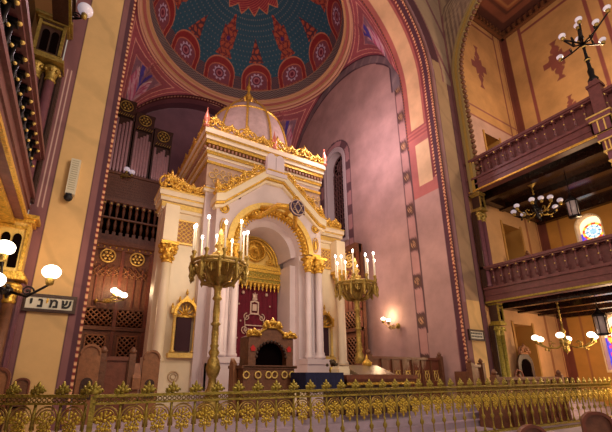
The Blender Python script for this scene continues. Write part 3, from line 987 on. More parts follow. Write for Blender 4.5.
# raking cornices
rk = MB(); rg = MB()
L = [(-2.55, 7.85), (-2.2, 7.95), (-.4, 9.5), (.4, 9.5), (2.2, 7.95), (2.55, 7.85)]
top = [(AX+a, z+.32) for a, z in L]; bot = [(AX+a, z) for a, z in L]
rk.ringprism(top, bot, (12.35, 13.1))
rk.ringprism([(a, z-.1) for a, z in bot], [(a, z-.22) for a, z in bot], (12.5, 12.8))
rk.build('gable_cornice', M['marble'], A)
rg.ringprism([(a, z+.02) for a, z in bot], [(a, z-.09) for a, z in bot], (12.42, 12.9))
rg.ringprism([(a, z+.06) for a, z in top], [(a, z+.0) for a, z in top], (12.32, 12.7))
rg.build('gable_gilding', M['gold'], A)
# tablets of the law
tb = MB()
for dx in (-.21, .21):
    tb.prism([(AX+dx-.2, 9.75), (AX+dx+.2, 9.75), (AX+dx+.2, 10.5)]+[(AX+dx+.2*cos(t*pi/10), 10.5+.2*sin(t*pi/10)) for t in range(1, 10)]+[(AX+dx-.2, 10.5)], (12.4, 12.6))
tb.bx(AX-.5, AX+.5, 12.3, 12.75, 9.6, 9.78)
tb.build('stone_tablets', M['marble_lilac'], A)
# gable crest scrolls following the slope
for s in (-1, 1):
    gc = MB()
    for i in range(4):
        t0 = .45+i*.5; x = AX+s*t0; z = 9.9-(t0-.4)*.86
        ang = -math.atan(.86)*1.0
        gc.T = Matrix.Translation((x, 12.5, z)) @ (Matrix.Rotation(pi, 4, 'Z') if s < 0 else Matrix.Identity(4)) @ Matrix.Rotation(-ang*1.0, 4, 'Y')
        scroll_unit(gc, .62, .5, .04)
    gc.T = Matrix.Identity(4)
    gc.lathe([(.14,0),(.18,.1),(.08,.22),(.14,.4),(.02,.75)], (AX+s*2.45, 12.6, 8.2), 8)
    gc.build('gable_crest', M['gold'], A)
# arch bands
def band(R1, R2, y0_, y1_, m_, name, zc=PZ):
    q = MB(); q.ringprism([(AX+R2*cos(pi*t/40), zc+R2*sin(pi*t/40)) for t in range(41)], [(AX+R1*cos(pi*t/40), zc+R1*sin(pi*t/40)) for t in range(41)], (y0_, y1_)); return q.build(name, m_, A)
band(1.72, 1.95, 12.52, 12.7, M['gold_pale'], 'arch_band')
band(1.5, 1.72, 12.62, 12.9, M['gold'], 'arch_band')
band(1.42, 1.5, 12.75, 13.4, M['marble_lilac'], 'arch_band')
st = MB()
for t in range(1, 30):
    a = pi*t/30; st.ball((AX+1.6*cos(a), 12.6, PZ+1.6*sin(a)), .085, 6)
    st.tube([(AX+1.5*cos(a), 12.7, PZ+1.5*sin(a)), (AX+1.34*cos(a), 12.7, PZ+1.34*sin(a))], [.06,.015], 5)
st.build('arch_beading', M['gold'], A)
# inner recess and jambs
jm = MB()
for s in (-1, 1):
    jm.bx(AX+s*1.78, AX+s*1.42, 12.9, 14.3, .5, PZ); jm.bx(AX+s*1.42, AX+s*1.16, 13.2, 14.45, .5, PZ-.4)
jm.ringprism([(AX+1.45*cos(pi*t/30), PZ+1.45*sin(pi*t/30)) for t in range(31)], [(AX+1.16*cos(pi*t/30), PZ-.1+1.2*sin(pi*t/30)) for t in range(31)], (13.15, 14.45))
jm.build('portal_jamb', M['marble_lilac'], A)
tp = MB(); tp.prism([(AX+1.3*cos(pi*t/30), PZ-.25+1.35*sin(pi*t/30)) for t in range(31)], (14.37, 14.5)); tp.build('tympanum', M['gold_pale'], A)
tg = MB()
for R_ in (1.12, .98, .84): tg.torus((AX, 14.31, PZ-.2), R_, .05, 30, 5, a0=0, a1=pi, sz=1.05)
fan = MB()
fan.torus((AX, 14.25, PZ+.38), .46, .06, 30, 6)
for k in range(24):
    a = k*pi/12; fan.tube([(AX, 14.31, PZ+.38), (AX+.42*cos(a), 14.27, PZ+.38+.42*sin(a))], [.015, .05], 4)
fan.ball((AX, 14.25, PZ+.38), .07, 8)
fan.build('sunburst_disc', M['gold'], A)
for s in (-1, 1):
    tg.spiral((AX+s*.75, 14.27, PZ-.02), .2, 1.4, .04, a0=0 if s < 0 else pi, flip=s)
tg.bx(AX-1.16, AX+1.16, 14.05, 14.45, PZ-.5, PZ-.32); tg.bx(AX-1.2, AX+1.2, 13.99, 14.45, PZ-.62, PZ-.54)
tg.build('tympanum_ornament', M['gold'], A)
# valance with lambrequins
vl = MB(); vl.bx(AX-1.14, AX+1.14, 14.07, 14.4, PZ-1.2, PZ-.56); vl.build('valance', M['gold_old'], A)
vt = MB()
for i in range(12):
    x = AX-1.05+i*.19
    vt.lathe([(.07,.26),(.08,.2),(.06,.1),(.02,.04),(.04,0),(.0,-.08)], (x, 14.03, PZ-1.42), 8)
    vt.torus((x, 14.05, PZ-.82), .07, .016, 10, 4)
    vt.ball((x+.09, 14.05, PZ-1.06), .035, 6)
for z in (PZ-.66, PZ-.95, PZ-1.14): vt.bx(AX-1.14, AX+1.14, 14.01, 14.09, z, z+.04)
vt.build('valance_tassels', M['gold'], A)
# clustered columns and capitals either side of the portal
for s in (-1, 1):
    for dx, yy, r in ((1.62, 12.45, .13), (2.1, 12.4, .15), (1.86, 12.58, .1)):
        q = MB(); q.lathe([(r*1.5,0),(r*1.5,.1),(r*1.2,.16),(r*1.25,.22),(r,.3),(r*.95,3.55)], (AX+s*dx, yy, 2.1), 14); q.build('column_shaft', M['marble_lilac'], A)
        q = MB(); q.lathe([(r,0),(r*1.25,.04),(r,.1),(r*1.1,.25),(r*1.8,.5),(r*1.8,.56)], (AX+s*dx, yy, 5.6), 10)
        for row, (rr, zz) in enumerate(((1.3,5.78),(1.6,5.95))):
            for k in range(6):
                a = k*pi/3+row*.5; q.ball((AX+s*dx+r*rr*cos(a), yy+r*rr*sin(a), zz), r*.42, 6, 1.3)
        q.box((AX+s*dx, yy, 6.2), (r*3.6, r*3.6, .1))
        q.build('column_capital', M['gold'], A)
    q = MB(); q.bx(AX+s*1.4, AX+s*2.42, 12.25, 12.9, .5, 1.9); q.bx(AX+s*1.35, AX+s*2.5, 12.15, 12.9, .5, 1.0); q.bx(AX+s*1.38, AX+s*2.46, 12.2, 12.9, 1.9, 2.1)
    q.build('column_pedestal', M['marble_lilac'], A)
    # spandrel ornaments over the capitals
    q = MB(); xx = AX+s*2.12
    q.torus((xx, 12.6, 7.72), .17, .035, 16, 5); q.ball((xx, 12.6, 7.72), .12, 8, 1, .5)
    q.torus((xx-.0, 12.6, 6.95), .13, .025, 16, 5, sz=2.6); q.ball((xx, 12.6, 6.95), .08, 8, 3, .5); 
    q.box((xx, 12.6, 6.45), (.42,.1,.12))
    q.build('spandrel_ornament', M['gold'], A)
    q = MB(); q.torus((AX+s*1.55, 12.6, 8.35), .07, .02, 12, 5); q.build('spandrel_stud', M['dark'], A)
# steps up to the curtain
q = MB()
for k in range(3): q.bx(AX-1.35-.0, AX+1.35, 12.0+k*.35, 14.45, .5+k*.25, .75+k*.25)
q.build('step', M['marble'], A)
# curtain
cu = thing('ark_curtain', 'burgundy velvet curtain with silver embroidery hanging in the white portal', 'curtain', (AX, 14.27, 1.2), 0, None, world=True)
q = MB(); n = 60; vs = []; fs = []
for j in range(2):
    for i in range(n+1):
        x = AX-1.14+2.28*i/n; vs.append((x, 14.27+.035*sin(i*.95)+.015*sin(i*2.3), 1.25 if j == 0 else 5.2))
for i in range(n): fs.append((i, i+1, n+2+i, n+1+i))
q.add(vs, fs, True); q.add([(a, b_+.03, c_) for a, b_, c_ in vs], fs, True)
q.build('velvet', M['velvet'], cu)
q = MB(); yy = 14.19; cz = 4.25
q.ringprism([(AX+a, cz+b_) for a, b_ in ((-.2,-.3),(.2,-.3),(.2,.25),(0,.32),(-.2,.25))], [(AX+a*.72, cz+b_*.78) for a, b_ in ((-.2,-.3),(.2,-.3),(.2,.25),(0,.32),(-.2,.25))], (yy, yy+.03), closed=True)
q.bx(AX-.1, AX+.1, yy, yy+.03, cz-.14, cz+.14)
q.ball((AX, yy, cz+.48), .12, 8, 1, .3); q.box((AX, yy, cz+.36), (.22,.03,.07))
for k in (-1, 0, 1): q.ball((AX+k*.09, yy, cz+.62-abs(k)*.05), .035, 6)
for s in (-1, 1):
    q.spiral((AX+s*.34, yy, cz-.42), .16, 1.3, .025, a0=pi/2, flip=-s); q.spiral((AX+s*.42, yy, cz-.95), .17, 1.3, .025, a0=-pi/2, flip=s)
    q.tube([(AX+s*.2, yy, cz-.3), (AX+s*.44, yy, cz-.5), (AX+s*.4, yy, cz-1.0), (AX+s*.2, yy, cz-1.3)], .022, 5)
    for dx, dz in ((.55,.6),(.72,.1),(.62,-.6),(.3,.85),(.75,-1.3),(.45,-1.75)):
        q2 = MB(); q2.ball((AX+s*dx, yy, cz+dz), .045 if dx != .55 else .08, 6); q2.build('embroidered_star', M['silver'], cu)
for k in range(5): q.bx(AX-.28+k*.12, AX-.2+k*.12, yy, yy+.03, cz-1.0, cz-.9); q.bx(AX-.22+k*.1, AX-.16+k*.1, yy, yy+.03, cz-1.16, cz-1.08)
q.bx(AX-.4, AX+.4, yy, yy+.03, cz-.78, cz-.74)
q.build('embroidery', M['silver'], cu)
# star medallion hung in front of the arch
sm = thing('star_medallion', 'dark six-pointed star medallion on gilt scrolls before the ark arch', 'medallion', (6.46, 10.75, 7.1), 0, None, world=True)
q = MB()
q.prism([(6.46+.34*cos(t*pi/4+pi/8), 7.5+.34*sin(t*pi/4+pi/8)) for t in range(8)], (10.72, 10.8)); q.build('disc', M['starm'], sm)
q = MB()
for ph in (pi/2, -pi/2):
    P3 = [(6.46+.24*cos(ph+k*2*pi/3), 10.68, 7.5+.24*sin(ph+k*2*pi/3)) for k in range(4)]; q.tube(P3, .022, 5)
q.torus((6.46, 10.7, 7.5), .3, .02, 20, 5); q.build('star', M['silver'], sm)
q = MB()
for dx, z2 in ((-.45, 8.1), (0, 8.3), (.45, 8.1), (-.8,7.6), (.8,7.6)):
    q.tube([(6.46+dx*.1, 10.85, 7.6), (6.45+dx*.5, 11.5, 7.75+abs(dx)*.1), (6.42+dx, 12.2, z2-.1), (6.42+dx*1.3, 12.6, z2)], [.06,.1,.09,.12], 6)
q.spiral((6.46, 10.85, 7.9), .2, 1.3, .04, a0=-pi/2, flip=1)
q.build('gilt_scrolls', M['gold'], sm)

# ================================================================== ORGAN, SCREEN
O = thing('pipe_organ', 'pipe organ with stepped carved towers behind the ark', 'organ', (2.2, 22.2, 11.3), 0, None, world=True)
towers = ((.12, 1.2, 17.75, 5), (1.27, 2.4, 17.1, 6), (2.47, 3.6, 16.35, 7))
for x0, x1, zt, n in towers:
    q = MB(); q.bx(x0, x1, 22.1, 23.4, 11.2, zt+.45); q.bx(x0-.04, x1+.04, 21.95, 22.2, zt+.38, zt+.5); q.bx(x0, x0+.08, 21.9, 22.2, 11.2, zt+.4); q.bx(x1-.08, x1, 21.9, 22.2, 11.2, zt+.4)
    q.bx(x0, x1, 21.93, 22.12, zt-.75, zt+.4)
    q.build('tower_case', M['wood_dark'], O)
    xc = (x0+x1)/2; q = MB(); q.rosette((xc, 21.88, zt-.05), .36, 6, .04)
    for i in range(7): q.tube([(x0+.15+i*(x1-x0-.3)/6, 21.9, zt-.75), (x0+.15+i*(x1-x0-.3)/6+.1, 21.9, zt-.55)], .025, 4)
    q.build('rosette', M['brass'], O)
    for i in range(n):
        px_ = x0+.16+(x1-x0-.32)*i/(n-1); hh = zt-1.0-.15*((i*7) % 4)
        q = MB(); q.lathe([(.03,0),(.085,.35),(.085,hh-12.9)], (px_, 21.95, 12.9), 10); q.build('pipe', M['tin'], O)
q = MB(); q.bx(.12, 4.9, 21.75, 22.2, 11.25, 12.85); q.bx(.12, 4.9, 21.65, 22.2, 12.8, 12.95)
for i in range(40):
    for j in range(8): q.box((.2+i*.12, 21.73, 11.42+j*.17), (.05,.04,.1))
q.build('fretwork_panel', M['wood'], O)
# gallery balustrade in front of the organ
B = thing('organ_gallery_balustrade', 'dark wooden balustrade with gold-tipped balusters below the organ pipes', 'balustrade', (2.5, 21.7, 8.6), 0, None, world=True)
q = MB(); q.bx(.1, 5.0, 21.5, 21.9, 10.95, 11.15); q.bx(.1, 5.0, 21.5, 21.9, 8.6, 8.95); q.bx(.1, 5, 21.45, 21.6, 9.9, 9.98); q.build('rails', M['wood'], B)
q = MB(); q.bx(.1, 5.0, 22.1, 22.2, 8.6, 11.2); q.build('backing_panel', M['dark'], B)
q = MB(); q.box((0,0,.1),(.18,.18,.2)); q.lathe([(.05,.2),(.1,.6),(.05,.9),(.09,1.0),(.05,1.1),(.1,1.5),(.06,1.8)], n=8); q.box((0,0,1.88),(.18,.18,.2)); q.m = 1; q.ball((0,-.12,1.85), .06, 6); q.ball((0,-.12,1.0), .045, 6)
pr = q.build('baluster', [M['wood'], M['gold_pale']], None); pr.parent = B
for i in range(14):
    o = pr if i == 0 else pr.copy()
    if i: col.objects.link(o)
    o.location = Vector((.3+i*.345, 21.65, 8.97))-Vector(B.location)
def lattice(q, x0, x1, z0, z1, y, s=.22, r=.028, hole=None):
    n = int((x1-x0+z1-z0)/s)+1
    for i in range(n):
        for sg in (1, -1):
            # line x - sg*z = const clipped to the rectangle
            c0 = i*s
            if sg > 0:
                a = (x0+max(0, c0-(z1-z0)), z0+min(c0, z1-z0)); b2 = (x0+min(c0, x1-x0), z0+max(0, c0-(x1-x0)))
            else:
                a = (x1-max(0, c0-(z1-z0)), z0+min(c0, z1-z0)); b2 = (x1-min(c0, x1-x0), z0+max(0, c0-(x1-x0)))
            if hypot(a[0]-b2[0], a[1]-b2[1]) > .05: q.tube([(a[0], y, a[1]), (b2[0], y, b2[1])], r, 4)
def screen(x0, x1, label, grp):
    S = thing('wooden_screen', label, 'screen', ((x0+x1)/2, 21.5, .5), 0, grp, world=True)
    q = MB(); q.bx(x0, x1, 21.45, 21.7, .5, 8.6); q.build('panelling', M['wood'], S)
    q = MB(); q.bx(x0, x1, 21.2, 21.6, 8.35, 8.6); q.bx(x0, x1, 21.3, 21.6, 8.1, 8.35); q.bx(x0, x1, 21.3, 21.5, 3.75, 3.95); q.bx(x0, x1, 21.35, 21.5, 4.85, 4.95); q.build('cornice', M['wood'], S)
    nb = max(1, round((x1-x0)/1.45)); wb = (x1-x0)/nb
    for k in range(nb):
        a, b2 = x0+k*wb, x0+(k+1)*wb; xc = (a+b2)/2
        q = MB(); q.bx(a, a+.09, 21.33, 21.5, .5, 8.1); q.bx(b2-.09, b2, 21.33, 21.5, .5, 8.1)
        for i in range(1, 4): q.bx(a+i*wb/4-.03, a+i*wb/4+.03, 21.38, 21.5, 4.9, 7.2)
        q.build('stile', M['wood_red'], S)
        q = MB(); q.rosette((xc, 21.36, 7.75), .36, 6, .05); q.build('rosette', M['gold_pale'], S)
        q = MB(); q.bx(a+.12, b2-.12, 21.4, 21.46, 3.98, 4.8); q.build('opening', M['dark'], S)
        q = MB(); lattice(q, a+.1, b2-.1, 3.98, 4.82, 21.36, .26, .035); q.build('lattice', M['wood_light'], S); q = MB(); lattice(q, a+.1, b2-.1, 6.6, 7.2, 21.4, .3, .03); q.build('lattice', M['wood_light'], S)
        d = MB(); d.bx(a+.1, b2-.1, 21.36, 21.5, .55, 3.7); do = d.build('door', M['wood'], S)
        d = MB(); d.bx(a+.32, b2-.32, 21.33, 21.37, 1.9, 3.45); d.build('door_opening', M['dark'], do)
        d = MB(); lattice(d, a+.3, b2-.3, 1.9, 3.45, 21.31, .26, .035); d.bx(a+.26, a+.33, 21.29, 21.37, 1.85, 3.5); d.bx(b2-.33, b2-.26, 21.29, 21.37, 1.85, 3.5); d.bx(a+.26, b2-.26, 21.29, 21.37, 3.45, 3.52); d.build('door_lattice', M['wood_light'], do)
    q = MB()
    for i in range(int((x1-x0)/.3)): q.ball((x0+.2+i*.3, 21.28, 8.22), .05, 6)
    q.build('gilt_studs', M['gold'], S)
    return S
screen(.12, 4.6, 'tall carved wooden screen with round rosettes left of the ark', None)
S2 = screen(8.6, 11.5, 'brown latticed wooden screen seen between the ark and the right candelabrum', None)
S2.name = 'wall_side_screen'

# ================================================================== CANDELABRA
def candelabrum(name, label, loc, s):
    t = thing(name, label, 'candelabrum', loc, 0, 'tall gilt candelabra beside the ark')
    q = MB(); q.lathe([(.42,0),(.42,.12),(.34,.16),(.3,.3),(.22,.34),(.2,.5)], n=8); q.build('base', M['brass'], t)
    q = MB(); q.lathe([(.17,.5),(.2,.6),(.12,.72),(.1,.95),(.16,1.05),(.2,1.2),(.15,1.42),(.1,1.5),(.15,1.6),(.09,1.72),(.12,1.78),(.09,1.84),(.1,2.1),(.085,2.3),(.14,2.36),(.09,2.42),(.1,2.7),(.08,3.0),(.14,3.06),(.1,3.14),(.1,3.3),(.16,3.45),(.3,3.75),(.42,3.95)], n=12); q.build('stem', M['brass'], t)
    q = MB(); q.lathe([(.3,3.7),(.5,3.9),(.6,4.02),(.55,4.1)], n=16)
    q.torus((0,0,4.06), .76, .05, 30, 5, 'Z'); q.torus((0,0,3.96), .74, .03, 30, 5, 'Z')
    for k in range(10):
        a = k*2*pi/10
        q.tube([(.15*cos(a),.15*sin(a),3.45),(.42*cos(a),.42*sin(a),3.5),(.62*cos(a),.62*sin(a),3.8),(.8*cos(a),.8*sin(a),4.1)], [.05,.05,.045,.04], 5)
        q.lathe([(.0,-.3),(.04,-.22),(.02,-.15),(.06,-.08),(.05,0)], (.74*cos(a), .74*sin(a), 3.85), 6); q.lathe([(.0,-.5),(.05,-.4),(.03,-.3),(.07,-.16),(.03,0)], (.8*cos(a), .8*sin(a), 4.0), 6)
        a2 = a+pi/10
        q.lathe([(.0,-.3),(.05,-.2),(.03,-.1),(.07,0)], (.68*cos(a2), .68*sin(a2), 3.98), 6)
        q.torus((.66*cos(a2), .66*sin(a2), 3.85), .11, .02, 10, 4, 'X' if k % 2 else 'Y')
    q.build('bowl', M['brass'], t)
    q = MB(); q.lathe([(.3,4.05),(.14,4.2),(.2,4.35),(.08,4.5),(.16,4.62),(.06,4.8),(.1,4.9),(.02,5.15)], n=10)
    for k in range(6):
        a = k*pi/3; q.ball((.17*cos(a), .17*sin(a), 4.35), .06, 6); q.ball((.13*cos(a+.5), .13*sin(a+.5), 4.62), .05, 6)
    q.build('centre_finial', M['gold_pale'], t)
    for k in range(10):
        a = k*2*pi/10+.15; x, y = .78*cos(a), .78*sin(a)
        hgt = .95 if k % 2 else 1.1
        c1 = MB(); c1.lathe([(.03,4.0),(.07,4.08),(.035,4.14),(.04,4.2),(.075,4.28),(.05,4.32)], (x, y, 0), 8); ho = c1.build('candle_holder', M['brass'], t)
        c2 = MB(); c2.lathe([(.026,4.3),(.026,4.3+hgt-.25)], (x, y, 0), 8); c2.build('candle', M['candle'], ho)
        c3 = MB(); c3.ball((x, y, 4.3+hgt-.19), .038, 8, 1.8); c3.build('bulb', M['flame'], ho)
    t.scale = (s, s, s)
    return t
for o_ in col.objects:
    if o_.name in ('pipe_organ', 'organ_gallery_balustrade') or o_.name.startswith('wooden_screen'):
        o_.location = (o_.location.x*.952, o_.location.y*.952, 1.55+(o_.location.z-1.55)*.952 if o_.location.z > 1 else .5); o_.scale = (.952,)*3
S2.name = 'wooden_screen'; S2.location = (12.3, 15.5, .5); S2.rotation_euler = (0, 0, -pi/2); S2.scale = (1, 1, .95)
candelabrum('candelabrum', 'tall gilt candelabrum of lit candles left of the burgundy curtain', (3.2, 9.6, .5), .985)
c2 = candelabrum('candelabrum', 'tall candelabrum of lit candles standing right of the ark, by the pink wall', (9.55, 11.25, .8), 1.04)
point('candle_light', (3.2, 9.6, 5.9), 110, (1.0, .72, .42), .5)
point('candle_light', (9.55, 11.25, 6.6), 70, (1.0, .72, .42), .5)
point('ark_light', (5.5, 10.2, 4.6), 130, (1.0, .72, .46), .3)

# ================================================================== PULPIT, TABLES, BENCHES
Pz = .5
P_ = thing('pulpit', 'carved wooden pulpit with gilded crest and scalloped dark arch', 'pulpit', (4.6, 9.1, Pz), 0, None, world=True)
q = MB(); q.bx(3.8, 5.3, 9.0, 9.9, Pz, 1.72); q.bx(3.74, 5.36, 8.95, 9.95, 1.68, 1.76); q.build('lower_body', M['wood'], P_)
q = MB()
xs0, xs1, zz0, zz1 = 3.92, 5.26, 1.76, 2.5
cxp = 4.6; arcp = [(cxp+.46*cos(pi*t/24), 1.98+.42*sin(pi*t/24)) for t in range(25)]
outp = []
for t in range(25):
    a = pi*t/24; dx, dz = cos(a), sin(a); s_ = .4
    while abs(s_*dx) < .67 and 1.98+s_*dz < 2.5+.28*max(0, 1-abs(s_*dx)/.67): s_ += .005
    outp.append((cxp+s_*dx, 1.98+s_*dz))
q.ringprism(outp, arcp, (9.02, 9.6)); q.bx(3.93, 4.14, 9.02, 9.6, 1.74, 1.98); q.bx(5.06, 5.27, 9.02, 9.6, 1.74, 1.98)
q.build('upper_body', M['wood'], P_)
q = MB(); q.bx(4.1, 5.1, 9.25, 9.3, 1.76, 2.45); q.build('arch_recess', M['dark'], P_)
q = MB()
for t in range(13):
    a = pi*t/12; q.ball((cxp+.44*cos(a), 9.04, 1.98+.4*sin(a)), .055, 6)
q.build('scallop', M['wood_dark'], P_)
q = MB()
q.tube([(3.86, 9.0, 2.5), (4.25, 9.0, 2.62), (cxp, 9.0, 2.86), (4.95, 9.0, 2.62), (5.34, 9.0, 2.5)], .04, 6)
q.T = Matrix.Translation((3.84, 8.98, 2.5)); scroll_unit(q, .42, .24, .035)
q.T = Matrix.Translation((4.94, 8.98, 2.48)); scroll_unit(q, .42, .24, .035)
q.T = Matrix.Translation((4.3, 8.98, 2.72)); scroll_unit(q, .6, .32, .04)
q.T = Matrix.Identity(4)
q.build('gilded_crest', M['gold'], P_)
for x in (4.05, 5.13):
    q = MB(); q.prism([(x-.07, 2.2), (x, 2.28), (x+.07, 2.2), (x+.05, 2.12), (x-.05, 2.12)], (8.99, 9.03)); q.build('red_rosette', M['red'], P_)
q = MB()
for x in (3.87, 4.2, 4.5, 4.68, 4.98, 5.22): q.torus((x, 8.97, 1.52), .085, .022, 8, 5)
q.bx(3.78, 5.32, 8.95, 9.0, 1.7, 1.73)
q.build('gilt_ring', M['gold_pale'], P_)
q = MB(); q.prism([(9.3, Pz), (9.7, Pz), (9.7, 1.75), (9.6, 1.95), (9.4, 1.8)], (3.68, 3.78), 'X'); q.build('side_wing', M['wood_light'], P_)

T = thing('lectern_table', 'table draped in navy velvet in front of the ark columns', 'table', (5.85, 8.6, 0.5), 0, None, world=True)
q = MB(); q.bx(5.15, 6.25, 8.15, 8.8, 1.43, 1.505); q.build('table_top', M['wood'], T)
for x in (5.25, 6.15):
    for y in (8.22, 8.72): l = MB(); l.lathe([(.05,0),(.05,.1),(.03,.3),(.05,.6),(.04,.93)], (x, y, .5), 8); l.build('leg', M['wood'], T)
q = MB(); n = 60
path = [(5.1,8.1),(6.29,8.1),(6.29,8.86),(5.1,8.86),(5.1,8.1)]
vs = []; fs = []
for i in range(121):
    s_ = i/120*4; k = min(3, int(s_)); fr_ = s_-k
    x = path[k][0]*(1-fr_)+path[k+1][0]*fr_; y = path[k][1]*(1-fr_)+path[k+1][1]*fr_
    w = .02*sin(i*1.9); vs += [(x+w, y-abs(w)-.02, 1.1+.02*sin(i*.7)), (x, y, 1.53), (x, y, 1.53)]
for i in range(120): fs.append((3*i, 3*i+3, 3*i+4, 3*i+1))
q.add(vs, fs, True); q.bx(5.1, 6.29, 8.1, 8.86, 1.51, 1.58)
one(q, 'velvet_cloth', M['blue'], 'navy blue velvet cloth draped over the table before the ark', 'tablecloth')
RT = thing('reading_desk', 'wide mahogany reading desk with sloping glass-topped leaves right of the ark', 'desk', (7.6, 8.5, .5), 0, None, world=True)
q = MB(); q.bx(6.45, 8.9, 8.2, 9.3, .5, 1.34); q.build('body', M['wood_dark'], RT)
q = MB(); q.bx(6.35, 9.05, 8.05, 9.4, 1.4, 1.52); q.bx(6.4, 9.0, 8.1, 9.35, 1.34, 1.4); q.build('top', M['wood_red'], RT)
q = MB(); q.prism([(8.3, 1.53), (9.2, 1.53), (9.2, 1.8), (9.1, 1.8)], (7.0, 8.4), 'X'); q.build('sloping_leaf', mat('desk_leaf', (120,104,84), .25), RT)
q = MB()
for i in range(11): q.lathe([(.03,0),(.05,.03),(.02,.08)], (6.5+i*.24, 8.12, 1.25), 6)
q.bx(6.4, 8.95, 8.1, 8.14, 1.26, 1.32); q.build('gilt_edging', M['gold'], RT)
q = MB(); q.lathe([(.12,0),(.13,.06),(.05,.12),(.06,.2),(.14,.28),(.16,.36),(.1,.42),(.04,.48),(.03,.56),(0,.62)], (8.05, 9.15, 1.52), 12)
one(q, 'gilt_urn', M['gold'], 'small gilt urn on the corner of the mahogany reading desk', 'urn')
q = MB(); q.box((6.65, 8.7, 1.6), (.45,.3,.16), .2); q.box((6.66, 8.7, 1.715), (.4,.26,.07), .1)
one(q, 'prayer_book', M['marble'], 'closed pale book lying at the left end of the mahogany desk', 'book')

def flowers():
    q = MB(); q.lathe([(.08,0),(.12,.12),(.09,.22)], (6.75, 9.2, 1.52), 10); 
    q.m = 1
    for k in range(22):
        a = random.random()*6.28; r = random.random()*.2; q.ball((6.75+r*cos(a), 9.2+r*sin(a), 1.78+random.random()*.14), .05, 6)
    return one(q, 'flower_pot', [M['gold_old'], mat('leaves', (70,54,30), .7)], 'small brass pot of dried foliage behind the pale book', 'plant')
flowers()

# panelled stall wall in front of the pink wall
def stall(label, x0, x1, y, z0, z1, grp=None, ros=True):
    t = thing('panelled_bench', label, 'bench', ((x0+x1)/2, y, z0), 0, grp, world=True)
    q = MB(); q.bx(x0, x1, y, y+.12, z0, z1); q.build('back_panel', M['wood_red'], t)
    q = MB(); q.bx(x0-.04, x1+.04, y-.06, y+.18, z1, z1+.09); q.bx(x0, x1, y-.03, y, z0, z0+.15); q.build('top_rail', M['wood_red'], t)
    q = MB(); q.bx(x0, x1, y+.12, y+.6, z0+.42, z0+.5); q.build('seat', M['wood'], t)
    n = max(1, round((x1-x0)/.5)); w = (x1-x0)/n
    q = MB()
    for k in range(n+1): q.bx(x0+k*w-.035, x0+k*w+.035, y-.05, y, z0, z1)
    q.build('stile', M['wood'], t)
    if ros:
        q = MB()
        for k in range(n):
            xc = x0+(k+.5)*w; zc = (z0+z1)/2+.2
            q = MB(); q.torus((xc, y-.02, zc), .12, .02, 14, 4, sz=1.5); q.tube([(xc-.12, y-.02, zc-.2), (xc+.12, y-.02, zc+.2)], .015, 4); q.tube([(xc+.12, y-.02, zc-.2), (xc-.12, y-.02, zc+.2)], .015, 4)
            q.build('tracery', M['lattice'], t)
    for xx in (x0-.06, x1+.06):
        q = MB(); q.bx(xx-.06, xx+.06, y-.1, y+.65, z0, z1-.15); q.bx(xx-.07, xx+.07, y-.11, y+.1, z0, z1+.16); q.lathe([(.06,0),(.09,.06),(.03,.16)], (xx, y, z1+.16), 8); q.build('bench_end', M['wood'], t)
stall('long red-brown panelled bench with tracery ovals against the pink wall', 8.95, 12.5, 10.0, .5, 2.05)
stall('short dark panel bench just right of the long red-brown bench', 12.75, 13.3, 8.8, .5, 1.78, None, False)
stall('low dark red bench stretching across the foot of the right pier', 11.2, 14.9, 6.95, 0, 1.36, None, False)

def arched_stall(label, x, y, z0, w, h, col_='wood'):
    t = thing('carved_stall_end', label, 'bench end', (x, y, z0), 0, None, world=True)
    pts = [(x-w/2, z0), (x+w/2, z0), (x+w/2, z0+h-w/2)]+[(x+w/2*cos(pi*k/10), z0+h-w/2+w/2*sin(pi*k/10)) for k in range(1, 10)]+[(x-w/2, z0+h-w/2)]
    q = MB(); q.prism(pts, (y, y+.1)); q.build('panel', M[col_], t)
    ins = [(x+(a-x)*.86, z0+h/2+(b_-z0-h/2)*.93) for a, b_ in pts]
    q = MB(); q.ringprism(pts[2:], ins[2:], (y-.04, y), closed=False); q.build('moulding', M['wood_light'], t)
    ar_ = [(x-w*.28, z0+h*.3), (x+w*.28, z0+h*.3)]+[(x+w*.28*cos(pi*k/8), z0+h*.5+w*.28*sin(pi*k/8)) for k in range(9)]
    q = MB(); q.prism(ar_, (y-.02, y)); q.build('inset', M['wood_dark'], t)
    q = MB(); q.bx(x-w/2, x+w/2, y+.1, y+.6, z0+.4, z0+.47); q.build('seat', M['wood'], t)
stall('low wooden bench in the lower right gallery, seen behind its balustrade', 17.1, 19.4, 8.2, 4.95, 6.55, None, False)
arched_stall('round-topped carved bench end just right of the left marble pier', .35, 9.6, .5, .42, 1.7, 'wood_light')
arched_stall('tall carved bench end against the left foot of the ark', 1.72, 9.9, .5, .4, 1.62, 'wood_light')
stall('plain wooden bench back between the two carved bench ends left of the ark', .68, 1.2, 9.9, .5, 1.85, None, False)
q = MB(); q.prism([(9.7, 1.2), (10.1, 1.2), (10.1, 1.8), (9.7, 1.45)], (1.3, 1.48), 'X'); q.bx(1.33, 1.45, 9.8, 10.05, .5, 1.2)
one(q, 'book_rest', M['wood_light'], 'slanted slatted book rest between the left bench back and the tall bench end', 'lectern')

